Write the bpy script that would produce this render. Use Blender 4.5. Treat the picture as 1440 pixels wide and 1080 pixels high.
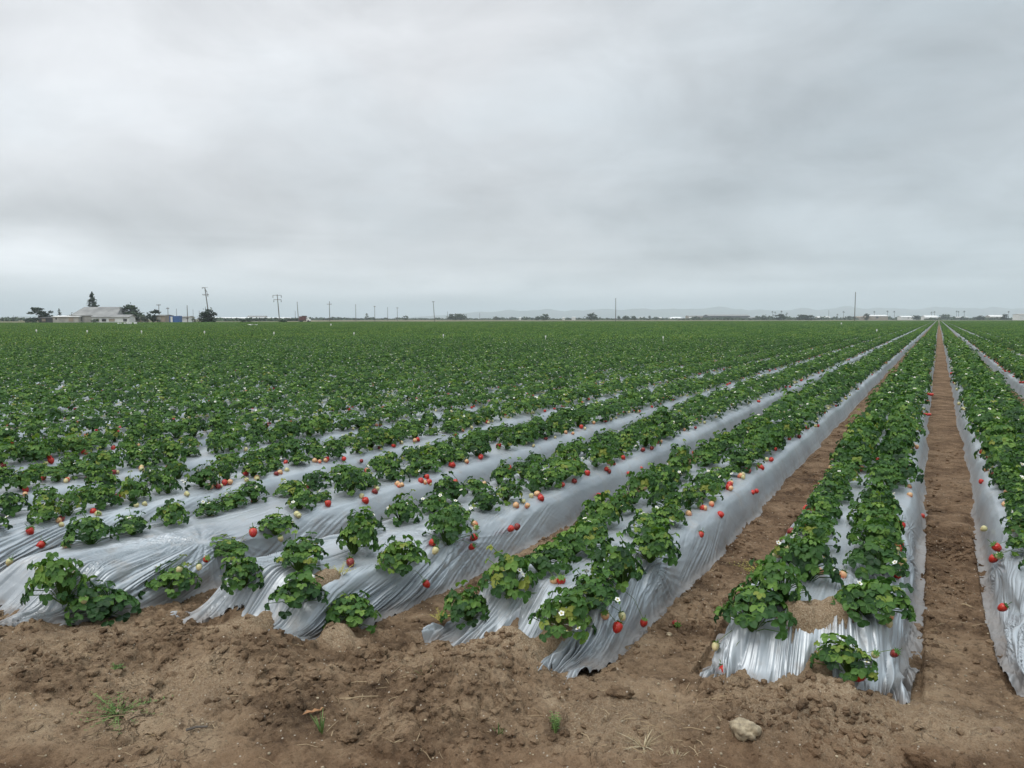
import bpy, math, random
import numpy as np
from mathutils import Vector, Matrix, Euler, Quaternion

for o in list(bpy.data.objects):
    bpy.data.objects.remove(o)
scn = bpy.context.scene
COL = scn.collection
R_ = math.radians

# ------------------------------------------------------------------ camera
F_PX, CX, CY, HZ, VPX = 1082.0, 720.0, 540.0, 448.2, 1320.0   # in the pixels of the 1440x1080 photograph
CAM_H = 1.63
PITCH = math.atan((CY - HZ) / F_PX)
TH = math.atan((VPX - CX) / F_PX * math.cos(PITCH))       # rows run along +Y, the camera looks left of them
cT, sT = math.cos(TH), math.sin(TH)
cam_d = bpy.data.cameras.new('camera')
cam = bpy.data.objects.new('camera', cam_d)
COL.objects.link(cam)
cam.location = (0, 0, CAM_H)
cam.rotation_euler = (math.pi / 2 - PITCH, 0, TH)
cam_d.sensor_fit = 'HORIZONTAL'
cam_d.sensor_width = 36.0
cam_d.lens = 36.0 * F_PX / 1440.0
cam_d.clip_start = 0.05
cam_d.clip_end = 60000
scn.camera = cam

# ------------------------------------------------------------------ view
scn.view_settings.view_transform = 'Standard'
scn.view_settings.look = 'None'
scn.view_settings.gamma = 1.0
scn.view_settings.exposure = 0.45
scn.render.engine = 'CYCLES'
scn.cycles.use_denoising = True
scn.cycles.max_bounces = 6
scn.cycles.diffuse_bounces = 3
scn.cycles.glossy_bounces = 3
scn.cycles.transmission_bounces = 3
scn.cycles.volume_bounces = 1
scn.cycles.caustics_reflective = False
scn.cycles.caustics_refractive = False

SUN_EL, SUN_AZ = R_(58), R_(200)      # azimuth from +Y towards +X


# ------------------------------------------------------------------ node helper
class NT:
    def __init__(self, tree):
        self.t = tree
        tree.nodes.clear()

    def n(self, kind, **kw):
        nd = self.t.nodes.new(kind)
        ins = kw.pop('ins', {})
        for k, v in kw.items():
            setattr(nd, k, v)
        for k, v in ins.items():
            self.put(nd.inputs[k], v)
        return nd

    def put(self, sock, v):
        if isinstance(v, bpy.types.NodeSocket):
            self.t.links.new(v, sock)
        else:
            sock.default_value = v

    def m(self, op, a, b=0.0, c=0.0, clamp=False):
        nd = self.t.nodes.new('ShaderNodeMath')
        nd.operation = op
        nd.use_clamp = clamp
        for i, v in enumerate((a, b, c)):
            self.put(nd.inputs[i], v)
        return nd.outputs[0]

    def v(self, op, a, b=(0, 0, 0)):
        nd = self.t.nodes.new('ShaderNodeVectorMath')
        nd.operation = op
        self.put(nd.inputs[0], a)
        self.put(nd.inputs[1], b)
        return nd.outputs['Value'] if op in ('DOT_PRODUCT', 'LENGTH') else nd.outputs[0]

    def xyz(self, x, y, z):
        nd = self.t.nodes.new('ShaderNodeCombineXYZ')
        for i, q in enumerate((x, y, z)):
            self.put(nd.inputs[i], q)
        return nd.outputs[0]

    def sep(self, vec):
        nd = self.t.nodes.new('ShaderNodeSeparateXYZ')
        self.put(nd.inputs[0], vec)
        return nd.outputs

    def noise(self, vec, scale, detail=4.0, rough=0.55, dist=0.0):
        nd = self.t.nodes.new('ShaderNodeTexNoise')
        self.put(nd.inputs['Vector'], vec)
        nd.inputs['Scale'].default_value = scale
        nd.inputs['Detail'].default_value = detail
        nd.inputs['Roughness'].default_value = rough
        nd.inputs['Distortion'].default_value = dist
        return nd.outputs['Fac']

    def ramp(self, fac, stops, interp='LINEAR'):
        nd = self.t.nodes.new('ShaderNodeValToRGB')
        cr = nd.color_ramp
        cr.interpolation = interp
        while len(cr.elements) < len(stops):
            cr.elements.new(0.5)
        for e, (p, c) in zip(cr.elements, stops):
            e.position = p
            e.color = (c[0], c[1], c[2], 1) if not isinstance(c, (int, float)) else (c, c, c, 1)
        self.put(nd.inputs[0], fac)
        return nd.outputs[0]

    def mix(self, fac, a, b, mode='MIX'):
        nd = self.t.nodes.new('ShaderNodeMix')
        nd.data_type = 'RGBA'
        nd.blend_type = mode
        self.put(nd.inputs[0], fac)
        for i, q in ((6, a), (7, b)):
            if isinstance(q, tuple) and len(q) == 3:
                q = q + (1.0,)
            self.put(nd.inputs[i], q)
        return nd.outputs[2]

    def sstep(self, x, lo, hi):
        nd = self.t.nodes.new('ShaderNodeMapRange')
        nd.interpolation_type = 'SMOOTHSTEP'
        self.put(nd.inputs[0], x)
        nd.inputs[1].default_value = lo
        nd.inputs[2].default_value = hi
        return nd.outputs[0]


# ------------------------------------------------------------------ world: overcast deck of stratus
world = bpy.data.worlds.new('World')
scn.world = world
world.use_nodes = True
W = NT(world.node_tree)
tc = W.n('ShaderNodeTexCoord').outputs['Generated']
dx_, dy_, dz_ = W.sep(tc)[:3]
rx = W.m('ADD', W.m('MULTIPLY', dx_, cT), W.m('MULTIPLY', dy_, sT))
fy = W.m('ADD', W.m('MULTIPLY', dx_, -sT), W.m('MULTIPLY', dy_, cT))
az = W.m('MULTIPLY', W.m('ARCTAN2', rx, fy), 180 / math.pi)
el = W.m('MULTIPLY', W.m('ARCSINE', dz_), 180 / math.pi)
zz = W.m('ADD', W.m('MAXIMUM', dz_, 0.0), 0.34)
cp = W.xyz(W.m('DIVIDE', rx, zz), W.m('DIVIDE', fy, zz), 0.37)
warp = W.noise(cp, 0.5, 3, 0.5)
n_big = W.noise(cp, 0.75, 6, 0.56, 0.5)
n_mid = W.noise(W.v('ADD', cp, (7.3, 2.1, 0)), 2.1, 6, 0.58, 0.4)
# long streaks just over the horizon
n_str = W.noise(W.xyz(W.m('MULTIPLY', az, 0.045), W.m('MULTIPLY', el, 0.62), 1.7), 1.0, 5, 0.55, 0.5)
n_soft = W.noise(W.xyz(W.m('MULTIPLY', az, 0.05), W.m('MULTIPLY', el, 0.12), 4.2), 1.0, 4, 0.5, 0.3)
azw = W.m('ADD', az, W.m('MULTIPLY', W.m('SUBTRACT', warp, 0.5), 14.0))
elw = W.m('ADD', el, W.m('MULTIPLY', W.m('SUBTRACT', n_soft, 0.5), 5.0))


def bank(a0, e0, sa, se, amp):
    q = W.m('ADD', W.m('POWER', W.m('ABSOLUTE', W.m('DIVIDE', W.m('SUBTRACT', azw, a0), sa)), 2.0),
            W.m('POWER', W.m('ABSOLUTE', W.m('DIVIDE', W.m('SUBTRACT', elw, e0), se)), 2.0))
    return W.m('MULTIPLY', W.m('EXPONENT', W.m('MULTIPLY', q, -1.0)), amp)


BANKS = [(-30, 15, 22, 10, 0.17), (0, 21, 14, 6, 0.07), (-14, 8.0, 26, 2.8, -0.07), (-30, 3.3, 21, 1.3, 0.30), (-26, 5.6, 16, 0.9, -0.05),
         (8, 9.5, 16, 4.0, -0.06), (29, 15, 10, 8, -0.15), (20, 12, 9, 3.2, -0.03), (24, 6.9, 13, 2.2, 0.07), (14, 4.0, 22, 1.2, -0.04), (-6, 1.5, 30, 1.0, 0.24), (32, 2.6, 12, 1.4, 0.06)]
val = 0.505
for b in BANKS:
    val = W.m('ADD', bank(*b), val)
val = W.m('ADD', val, W.m('MULTIPLY', W.m('SUBTRACT', n_big, 0.5), 0.26))
val = W.m('ADD', val, W.m('MULTIPLY', W.m('SUBTRACT', n_mid, 0.5), 0.32))
n_fine = W.noise(W.xyz(W.m('MULTIPLY', az, 0.085), W.m('MULTIPLY', el, 0.20), 9.3), 1.0, 6, 0.6, 0.6)
val = W.m('ADD', val, W.m('MULTIPLY', W.m('SUBTRACT', n_fine, 0.5), 0.24))
near_h = W.m('SUBTRACT', 1.0, W.sstep(el, 2.0, 9.0))
val = W.m('ADD', val, W.m('MULTIPLY', W.m('MULTIPLY', W.m('SUBTRACT', n_str, 0.5), near_h), 0.34))
val = W.m('MULTIPLY', val, W.m('ADD', 1.0, W.m('MULTIPLY', W.sstep(el, 23.0, 65.0), 1.6)))
blue = W.m('ADD', W.m('MULTIPLY', W.sstep(az, -20.0, 45.0), 0.75), W.m('MULTIPLY', W.m('SUBTRACT', n_soft, 0.5), 0.9), clamp=True)
tint = W.mix(blue, (0.98, 1.0, 1.03), (0.84, 0.985, 1.07))
cloud = W.mix(1.0, tint, W.xyz(val, val, val), 'MULTIPLY')
sky = W.n('ShaderNodeTexSky', sky_type='NISHITA')
sky.sun_disc = False
sky.sun_elevation = SUN_EL
sky.sun_rotation = SUN_AZ
sky_c = W.mix(1.0, sky.outputs[0], (0.09, 0.09, 0.09), 'MULTIPLY')
bg = W.n('ShaderNodeBackground', ins={'Color': W.mix(0.94, sky_c, cloud), 'Strength': 1.0})
W.t.links.new(bg.outputs[0], W.n('ShaderNodeOutputWorld').inputs['Surface'])
world.cycles.sampling_method = 'MANUAL'
world.cycles.sample_map_resolution = 512

sun_d = bpy.data.lights.new('sun', 'SUN')
sun_d.energy = 0.9
sun_d.angle = R_(30)
sun_d.color = (1.0, 0.96, 0.9)
sun = bpy.data.objects.new('sun', sun_d)
COL.objects.link(sun)
sd = Vector((math.sin(SUN_AZ) * math.cos(SUN_EL), math.cos(SUN_AZ) * math.cos(SUN_EL), math.sin(SUN_EL)))
sun.rotation_euler = (-sd).to_track_quat('-Z', 'Y').to_euler()


# ------------------------------------------------------------------ projection helpers
def ray(px, py):
    x, y = (px - CX) / F_PX, (CY - py) / F_PX
    cp_, sp_ = math.cos(PITCH), math.sin(PITCH)
    d, z = cp_ + y * sp_, -sp_ + y * cp_
    return Vector((x * cT - d * sT, x * sT + d * cT, z))


def unproj(px, py, z=0.0):
    r = ray(px, py)
    k = (z - CAM_H) / r.z
    return Vector((r.x * k, r.y * k, z))


def at_depth(px, d):
    """ground point below the picture column px, d metres in front of the camera"""
    u = (px - CX) / F_PX * d / math.cos(PITCH) * 1.0
    return Vector((u * cT - d * sT, u * sT + d * cT, 0.0))


def m_per_px(d):
    return d / F_PX


def cam_ud(x, y):
    return x * cT + y * sT, -x * sT + y * cT


# ------------------------------------------------------------------ numpy noise
def _hash(ix, iy, seed):
    h = (ix.astype(np.int64) * 374761393 + iy.astype(np.int64) * 668265263 + seed * 974634777) & 0xFFFFFFFF
    h = ((h ^ (h >> 13)) * 1274126177) & 0xFFFFFFFF
    h = ((h ^ (h >> 16)) * 2246822519) & 0xFFFFFFFF
    return (h ^ (h >> 15)) & 0xFFFFFFFF


def h01(ix, iy, seed):
    return _hash(ix, iy, seed) / 4294967295.0


def pnoise(x, y, seed=0):
    x = np.asarray(x, float)
    y = np.asarray(y, float)
    ix, iy = np.floor(x), np.floor(y)
    fx, fy_ = x - ix, y - iy
    u, v = fx * fx * fx * (fx * (fx * 6 - 15) + 10), fy_ * fy_ * fy_ * (fy_ * (fy_ * 6 - 15) + 10)

    def g(ax, ay):
        a = h01(ix + ax, iy + ay, seed) * 2 * np.pi
        return np.cos(a) * (fx - ax) + np.sin(a) * (fy_ - ay)
    a, b, c, d = g(0, 0), g(1, 0), g(0, 1), g(1, 1)
    return ((a + (b - a) * u) + ((c + (d - c) * u) - (a + (b - a) * u)) * v) * 1.5


def fbm(x, y, seed=0, octs=4, gain=0.5):
    s, a = 0.0, 1.0
    for i in range(octs):
        s = s + a * pnoise(x * 2 ** i + 13.7 * i, y * 2 ** i + 5.1 * i, seed + i)
        a *= gain
    return s


def worley(x, y, seed=0):
    x = np.asarray(x, float)
    y = np.asarray(y, float)
    ix, iy = np.floor(x), np.floor(y)
    f1 = np.full(x.shape, 9.0)
    f2 = np.full(x.shape, 9.0)
    cid = np.zeros(x.shape)
    for ax in (-1, 0, 1):
        for ay in (-1, 0, 1):
            cx, cy = ix + ax, iy + ay
            qx, qy = cx + h01(cx, cy, seed), cy + h01(cx, cy, seed + 91)
            d = np.hypot(x - qx, y - qy)
            nearer = d < f1
            f2 = np.where(nearer, f1, np.minimum(f2, d))
            cid = np.where(nearer, h01(cx, cy, seed + 55), cid)
            f1 = np.where(nearer, d, f1)
    return f1, f2, cid


def sm(x, lo, hi):
    t = np.clip((np.asarray(x, float) - lo) / (hi - lo), 0, 1)
    return t * t * (3 - 2 * t)


# ------------------------------------------------------------------ object helpers
def link(o, parent=None):
    COL.objects.link(o)
    if parent is not None:
        o.parent = parent
    return o


def tag(o, label=None, cat=None, group=None, kind=None):
    if label:
        o['label'] = label
    if cat:
        o['category'] = cat
    if group:
        o['group'] = group
    if kind:
        o['kind'] = kind
    return o


def empty(name, loc=(0, 0, 0), rz=0.0):
    o = bpy.data.objects.new(name, None)
    o.empty_display_size = 0.1
    o.location = loc
    o.rotation_euler = (0, 0, rz)
    return link(o)


def np_mesh(name, verts, faces, mats=(), smooth=True, mat_idx=None, attr=None):
    """verts (n,3) array; faces: list of tuples, or an (m,4) / (m,3) array"""
    me = bpy.data.meshes.new(name)
    verts = np.asarray(verts, np.float32)
    if isinstance(faces, np.ndarray):
        k = faces.shape[1]
        loops = faces.astype(np.int32).ravel()
        starts = np.arange(0, len(loops), k, dtype=np.int32)
        tot = np.full(len(starts), k, np.int32)
    else:
        tot = np.array([len(f) for f in faces], np.int32)
        loops = np.array([i for f in faces for i in f], np.int32)
        starts = np.concatenate(([0], np.cumsum(tot)[:-1])).astype(np.int32)
    me.vertices.add(len(verts))
    me.vertices.foreach_set('co', verts.ravel())
    me.loops.add(len(loops))
    me.loops.foreach_set('vertex_index', loops)
    me.polygons.add(len(starts))
    me.polygons.foreach_set('loop_start', starts)
    me.polygons.foreach_set('loop_total', tot)
    if mat_idx is not None:
        me.polygons.foreach_set('material_index', np.asarray(mat_idx, np.int32))
    me.polygons.foreach_set('use_smooth', np.full(len(starts), bool(smooth)))
    for m in mats:
        me.materials.append(m)
    if attr is not None:
        for k, a in attr.items():
            at = me.attributes.new(k, 'FLOAT', 'POINT')
            at.data.foreach_set('value', np.asarray(a, np.float32))
    me.update(calc_edges=True)
    me.validate()
    return me


def mesh_obj(name, me, parent=None):
    return link(bpy.data.objects.new(name, me), parent)


def grid_faces(nu, nv):
    i = np.arange(nu - 1)[:, None] * nv + np.arange(nv - 1)[None, :]
    i = i.ravel()
    return np.stack([i, i + nv, i + nv + 1, i + 1], 1)


class MB:
    """collects shapes, builds one mesh"""
    def __init__(self):
        self.v, self.f, self.mi, self.a = [], [], [], []

    def add(self, vs, fs, mi=0, a=0.5):
        o = len(self.v)
        self.v.extend([tuple(q) for q in vs])
        self.f.extend([tuple(i + o for i in q) for q in fs])
        self.mi.extend([mi] * len(fs))
        self.a.extend([a] * len(vs))

    def box(self, c, s, mi=0, rz=0.0, top=1.0):
        x, y, z = s[0] / 2, s[1] / 2, s[2] / 2
        pts = []
        for k in (-1, 1):
            q = top if k > 0 else 1.0
            for (i, j) in ((-1, -1), (1, -1), (1, 1), (-1, 1)):
                p = Vector((i * x * q, j * y * q, k * z))
                p.rotate(Euler((0, 0, rz)))
                pts.append((p.x + c[0], p.y + c[1], p.z + c[2]))
        self.add(pts, [(3, 2, 1, 0), (4, 5, 6, 7), (0, 1, 5, 4), (1, 2, 6, 5), (2, 3, 7, 6), (3, 0, 4, 7)], mi)

    def tube(self, pts, radii, n=6, mi=0, a=0.5, cap=True):
        pts = [Vector(p) for p in pts]
        if isinstance(radii, (int, float)):
            radii = [radii] * len(pts)
        rings = []
        for i, p in enumerate(pts):
            t = (pts[min(i + 1, len(pts) - 1)] - pts[max(i - 1, 0)])
            t = t.normalized() if t.length > 1e-9 else Vector((0, 0, 1))
            x = t.orthogonal().normalized() if i == 0 else (x - t * x.dot(t)).normalized()
            y = t.cross(x)
            rings.append([p + (x * math.cos(k * 2 * math.pi / n) + y * math.sin(k * 2 * math.pi / n)) * radii[i] for k in range(n)])
        vs = [q for r in rings for q in r]
        fs = []
        for i in range(len(pts) - 1):
            for k in range(n):
                fs.append((i * n + k, i * n + (k + 1) % n, (i + 1) * n + (k + 1) % n, (i + 1) * n + k))
        if cap:
            fs.append(tuple(reversed(range(n))))
            fs.append(tuple((len(pts) - 1) * n + k for k in range(n)))
        self.add(vs, fs, mi, a)

    def mesh(self, name, mats, smooth=False, attr=False):
        return np_mesh(name, np.array(self.v), self.f, mats, smooth, self.mi, {'shade_kind': self.a} if attr else None)

    def build(self, name, mats, parent=None, smooth=False, attr=False):
        if not isinstance(mats, (list, tuple)):
            mats = [mats]
        return mesh_obj(name, self.mesh(name, mats, smooth, attr), parent)


def new_mat(name):
    m = bpy.data.materials.new(name)
    m.use_nodes = True
    return m, NT(m.node_tree)


def finish(t, bsdf_ins, bump=None, bump_d=0.01, bump_s=1.0):
    b = t.n('ShaderNodeBsdfPrincipled', ins=bsdf_ins)
    if bump is not None:
        bp = t.n('ShaderNodeBump', ins={'Height': bump, 'Distance': bump_d, 'Strength': bump_s})
        t.t.links.new(bp.outputs[0], b.inputs['Normal'])
    t.t.links.new(b.outputs[0], t.n('ShaderNodeOutputMaterial').inputs['Surface'])
    return b


def plain(name, c, rough=0.7, var=0.15, scale=3.0, metal=0.0):
    """a painted or weathered surface: its colour with mild procedural wear"""
    m, t = new_mat(name)
    p = t.n('ShaderNodeTexCoord').outputs['Object']
    n = t.noise(p, scale, 5, 0.6)
    lo = tuple(q * (1 - var) for q in c)
    hi = tuple(min(q * (1 + var), 0.95) for q in c)
    finish(t, {'Base Color': t.ramp(n, [(0.3, lo), (0.7, hi)]), 'Roughness': rough, 'Metallic': metal}, n, 0.01, 0.2)
    return m


# ------------------------------------------------------------------ materials
def soil_material():
    m, t = new_mat('soil')
    p = t.n('ShaderNodeNewGeometry').outputs['Position']
    px, py, pz = t.sep(p)[:3]
    n1 = t.noise(p, 0.9, 5, 0.6, 0.3)
    n2 = t.noise(t.v('ADD', p, (3, 8, 1)), 4.0, 6, 0.65, 0.5)
    n3 = t.noise(p, 26.0, 6, 0.7)
    n4 = t.noise(p, 130.0, 4, 0.7)
    wet = t.m('ADD', t.m('MULTIPLY', n1, 0.42), t.m('MULTIPLY', n2, 0.58))
    c = t.ramp(wet, [(0.38, (0.080, 0.050, 0.030)), (0.455, (0.20, 0.13, 0.078)), (0.53, (0.355, 0.245, 0.152)), (0.62, (0.49, 0.36, 0.235))])
    c = t.mix(t.m('MULTIPLY', t.sstep(n3, 0.40, 0.75), 0.45), c, (0.40, 0.28, 0.175))
    c = t.mix(t.m('MULTIPLY', t.sstep(t.m('SUBTRACT', 1.0, n3), 0.48, 0.70), 0.7), c, (0.075, 0.048, 0.031))
    furr = t.m('MULTIPLY', t.sstep(t.m('ADD', py, t.m('MULTIPLY', px, 0.45)), 3.6, 5.5), 0.55)
    c = t.mix(furr, c, t.mix(1.0, c, (0.58, 0.50, 0.46), 'MULTIPLY'))
    # packed reddish wheel track nearest the road edge
    cd = t.m('ADD', t.m('MULTIPLY', px, -sT), t.m('MULTIPLY', py, cT))
    track = t.m('MULTIPLY', t.m('SUBTRACT', 1.0, t.sstep(t.m('ADD', cd, t.m('MULTIPLY', t.m('SUBTRACT', n1, 0.5), 0.5)), 2.62, 2.92)), 0.6)
    c = t.mix(track, c, t.ramp(n2, [(0.35, (0.13, 0.072, 0.040)), (0.65, (0.31, 0.19, 0.11))]))
    # sand grains and tiny pale stones
    vo = t.n('ShaderNodeTexVoronoi', ins={'Vector': p, 'Scale': 55.0})
    pale = t.m('MULTIPLY', t.m('LESS_THAN', vo.outputs['Distance'], 0.22), t.m('GREATER_THAN', t.sep(vo.outputs['Color'])[0], 0.90))
    c = t.mix(t.m('MULTIPLY', pale, 0.9), c, (0.66, 0.58, 0.47))
    c = t.mix(t.m('MULTIPLY', t.sstep(n4, 0.55, 0.72), 0.40), c, (0.46, 0.35, 0.25))
    c = t.mix(t.m('MULTIPLY', t.sstep(t.m('SUBTRACT', 1.0, n4), 0.56, 0.72), 0.40), c, (0.07, 0.045, 0.028))
    # far off: dry margins and other fields
    far = t.sstep(t.v('LENGTH', p), 150.0, 240.0)
    nf = t.noise(t.v('MULTIPLY', p, (1, 1, 0)), 0.006, 4, 0.6)
    c = t.mix(far, c, t.ramp(nf, [(0.38, (0.070, 0.085, 0.040)), (0.48, (0.20, 0.17, 0.105)), (0.56, (0.085, 0.10, 0.045)), (0.66, (0.17, 0.15, 0.10))]))
    sandy = t.n('ShaderNodeAttribute', attribute_name='sandy').outputs['Fac']
    c = t.mix(t.m('MULTIPLY', sandy, 0.85), c, t.ramp(n4, [(0.35, (0.30, 0.205, 0.125)), (0.5, (0.46, 0.335, 0.215)), (0.65, (0.62, 0.50, 0.36))]))
    # drying cracks
    vc = t.n('ShaderNodeTexVoronoi', feature='DISTANCE_TO_EDGE', ins={'Vector': t.v('ADD', p, t.v('MULTIPLY', t.n('ShaderNodeTexNoise', ins={'Vector': p, 'Scale': 7.0, 'Detail': 4.0}).outputs['Color'], (0.30, 0.30, 0.0))), 'Scale': 10.0})
    crack = t.m('MULTIPLY', t.m('SUBTRACT', 1.0, t.sstep(vc.outputs[0], 0.0, 0.06)), t.m('MULTIPLY', t.sstep(n1, 0.54, 0.60), t.sstep(n2, 0.42, 0.62)))
    h = t.m('ADD', t.m('ADD', t.m('MULTIPLY', n3, 0.9), t.m('MULTIPLY', n4, 0.35)), t.m('MULTIPLY', crack, -0.4))
    c = t.mix(t.m('MULTIPLY', crack, 0.4), c, (0.06, 0.04, 0.025))
    finish(t, {'Base Color': c, 'Roughness': 0.95, 'Specular IOR Level': 0.15}, h, 0.045, 1.0)
    return m


def film_material():
    m, t = new_mat('silver_film')
    p = t.n('ShaderNodeNewGeometry').outputs['Position']
    x, y, z = t.sep(p)[:3]
    nw = t.noise(p, 1.7, 3, 0.5)
    q = t.xyz(t.m('ADD', t.m('MULTIPLY', x, 16.0), t.m('MULTIPLY', nw, 4.0)), t.m('MULTIPLY', y, 1.6), t.m('MULTIPLY', z, 3.0))
    w1 = t.noise(q, 1.0, 2, 0.5)
    q2 = t.xyz(t.m('MULTIPLY', x, 4.0), t.m('ADD', t.m('MULTIPLY', y, 9.0), t.m('MULTIPLY', z, 14.0)), t.m('MULTIPLY', z, 6.0))
    w2 = t.noise(q2, 0.6, 2, 0.5, 0.4)
    h = t.m('ADD', t.m('MULTIPLY', w1, 0.7), t.m('MULTIPLY', w2, 0.6))
    nd = t.noise(p, 7.0, 6, 0.7)
    dirt = t.m('MULTIPLY', t.m('SUBTRACT', 1.0, t.sstep(t.m('ADD', z, t.m('MULTIPLY', nd, -0.12)), -0.07, 0.010)), 0.55)
    dust = t.m('MULTIPLY', t.sstep(nd, 0.50, 0.75), 0.45)
    c = t.ramp(nw, [(0.35, (0.34, 0.37, 0.395)), (0.65, (0.44, 0.475, 0.50))])
    c = t.mix(dust, c, (0.33, 0.28, 0.23))
    c = t.mix(dirt, c, (0.17, 0.115, 0.075))
    rough = t.m('ADD', 0.36, t.m('MULTIPLY', t.m('MAXIMUM', dirt, dust), 0.5))
    finish(t, {'Base Color': c, 'Roughness': rough, 'Metallic': t.m('SUBTRACT', 0.35, t.m('MULTIPLY', t.m('MAXIMUM', dirt, dust), 0.35)), 'Specular IOR Level': 0.5}, h, 0.016, 0.5)
    return m


def leaf_material():
    m, t = new_mat('strawberry_leaf')
    a = t.n('ShaderNodeAttribute', attribute_name='shade_kind').outputs['Fac']
    oi = t.n('ShaderNodeObjectInfo').outputs['Random']
    p = t.n('ShaderNodeTexCoord').outputs['Object']
    n = t.noise(p, 30.0, 3, 0.6)
    gp = t.n('ShaderNodeNewGeometry').outputs['Position']
    patch = t.noise(t.v('MULTIPLY', gp, (0.16, 0.035, 0.0)), 1.0, 4, 0.6)
    a = t.m('ADD', a, t.m('MULTIPLY', t.m('SUBTRACT', patch, 0.5), 0.26))
    k = t.m('ADD', t.m('ADD', a, t.m('MULTIPLY', t.m('SUBTRACT', oi, 0.5), 0.22)), t.m('MULTIPLY', t.m('SUBTRACT', n, 0.5), 0.16))
    c = t.ramp(k, [(0.0, (0.014, 0.036, 0.016)), (0.33, (0.033, 0.088, 0.024)), (0.61, (0.070, 0.158, 0.034)), (0.88, (0.17, 0.29, 0.056)), (1.0, (0.24, 0.27, 0.05))])
    b = t.n('ShaderNodeBsdfPrincipled', ins={'Base Color': c, 'Roughness': 0.50, 'Specular IOR Level': 0.26})
    bp = t.n('ShaderNodeBump', ins={'Height': n, 'Distance': 0.004, 'Strength': 0.35})
    t.t.links.new(bp.outputs[0], b.inputs['Normal'])
    tr = t.n('ShaderNodeBsdfTranslucent', ins={'Color': t.mix(1.0, c, (1.3, 1.5, 0.6), 'MULTIPLY')})
    mx = t.n('ShaderNodeMixShader', ins={0: 0.22})
    t.t.links.new(b.outputs[0], mx.inputs[1])
    t.t.links.new(tr.outputs[0], mx.inputs[2])
    t.t.links.new(mx.outputs[0], t.n('ShaderNodeOutputMaterial').inputs['Surface'])
    return m


def berry_material(name, a, b):
    m, t = new_mat(name)
    p = t.n('ShaderNodeTexCoord').outputs['Object']
    z = t.sep(p)[2]
    n = t.noise(p, 40.0, 3, 0.5)
    k = t.sstep(t.m('ADD', z, t.m('MULTIPLY', t.m('SUBTRACT', n, 0.5), 0.03)), -0.022, 0.016)
    vo = t.n('ShaderNodeTexVoronoi', ins={'Vector': p, 'Scale': 210.0})
    seed = t.m('LESS_THAN', vo.outputs['Distance'], 0.28)
    c = t.mix(t.m('MULTIPLY', seed, 0.45), t.mix(k, a, b), (0.5, 0.36, 0.10))
    finish(t, {'Base Color': c, 'Roughness': 0.28, 'Subsurface Weight': 0.05, 'Subsurface Radius': (0.01, 0.003, 0.002)}, vo.outputs['Distance'], 0.002, 0.5)
    return m


def leafy(name, dark, light, scale=1.2, rough=0.7):
    m, t = new_mat(name)
    a = t.n('ShaderNodeAttribute', attribute_name='shade_kind').outputs['Fac']
    n = t.noise(t.n('ShaderNodeTexCoord').outputs['Object'], scale, 4, 0.6)
    k = t.m('ADD', t.m('MULTIPLY', a, 0.6), t.m('MULTIPLY', n, 0.4))
    finish(t, {'Base Color': t.ramp(k, [(0.25, dark), (0.75, light)]), 'Roughness': rough, 'Specular IOR Level': 0.2})
    return m


M = {}
M['soil'] = soil_material()
M['film'] = film_material()
M['leaf'] = leaf_material()
M['stalk'] = plain('green_stalk', (0.13, 0.20, 0.045), 0.5, 0.2, 20)
M['ripe'] = berry_material('berry_ripe', (0.40, 0.008, 0.012), (0.52, 0.020, 0.016))
M['blush'] = berry_material('berry_blushing', (0.58, 0.07, 0.04), (0.70, 0.42, 0.22))
M['pale'] = berry_material('berry_unripe', (0.62, 0.50, 0.27), (0.55, 0.52, 0.26))
M['dark'] = berry_material('berry_overripe', (0.16, 0.010, 0.016), (0.24, 0.015, 0.02))
M['petal'] = plain('white_petal', (0.80, 0.80, 0.74), 0.6, 0.04, 30)
M['yolk'] = plain('flower_centre', (0.62, 0.45, 0.05), 0.7, 0.1, 30)
M['straw'] = plain('dry_straw', (0.36, 0.27, 0.16), 0.8, 0.25, 9)
M['stone'] = plain('pale_stone', (0.34, 0.28, 0.19), 0.95, 0.55, 34)
M['greystone'] = plain('brown_stone', (0.22, 0.155, 0.105), 0.9, 0.3, 22)

# ------------------------------------------------------------------ the beds: where they lie
BED_W, BED_H = 1.22, 0.25
BED0 = -0.49                                   # centre of the first bed left of the bare furrow
PROF = np.array([(-0.50, -0.03), (-0.465, 0.0), (-0.445, 0.09), (-0.415, 0.175), (-0.375, 0.222), (-0.32, 0.243), (-0.2, 0.252), (0, 0.256),
                 (0.2, 0.252), (0.32, 0.243), (0.375, 0.222), (0.415, 0.175), (0.445, 0.09), (0.465, 0.0), (0.50, -0.03)]) * np.array([0.90, 1.0])
# arc length samples of the profile
_fx = np.linspace(-0.5, 0.5, 2001)
_fz = np.interp(_fx, PROF[:, 0], PROF[:, 1])
_k = np.hanning(81)
_k /= _k.sum()
_fz = np.convolve(np.pad(_fz, 40, mode='edge'), _k, 'valid')
_arc = np.concatenate(([0], np.cumsum(np.hypot(np.diff(_fx), np.diff(_fz)))))
ARC_L = _arc[-1]


def prof_z(dx):
    return np.interp(dx, _fx, _fz, left=-0.03, right=-0.03)


def prof_at(s):
    """s in [0,1] along the film across the bed -> dx, z"""
    q = np.asarray(s) * ARC_L
    return np.interp(q, _arc, _fx), np.interp(q, _arc, _fz)


def bed_x(b):
    """bed -1, -2, ... lie left of the bare furrow, 1, 2, ... right of it"""
    return BED0 + (b + 1) * BED_W if b < 0 else BED0 + b * BED_W + 0.03


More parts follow.
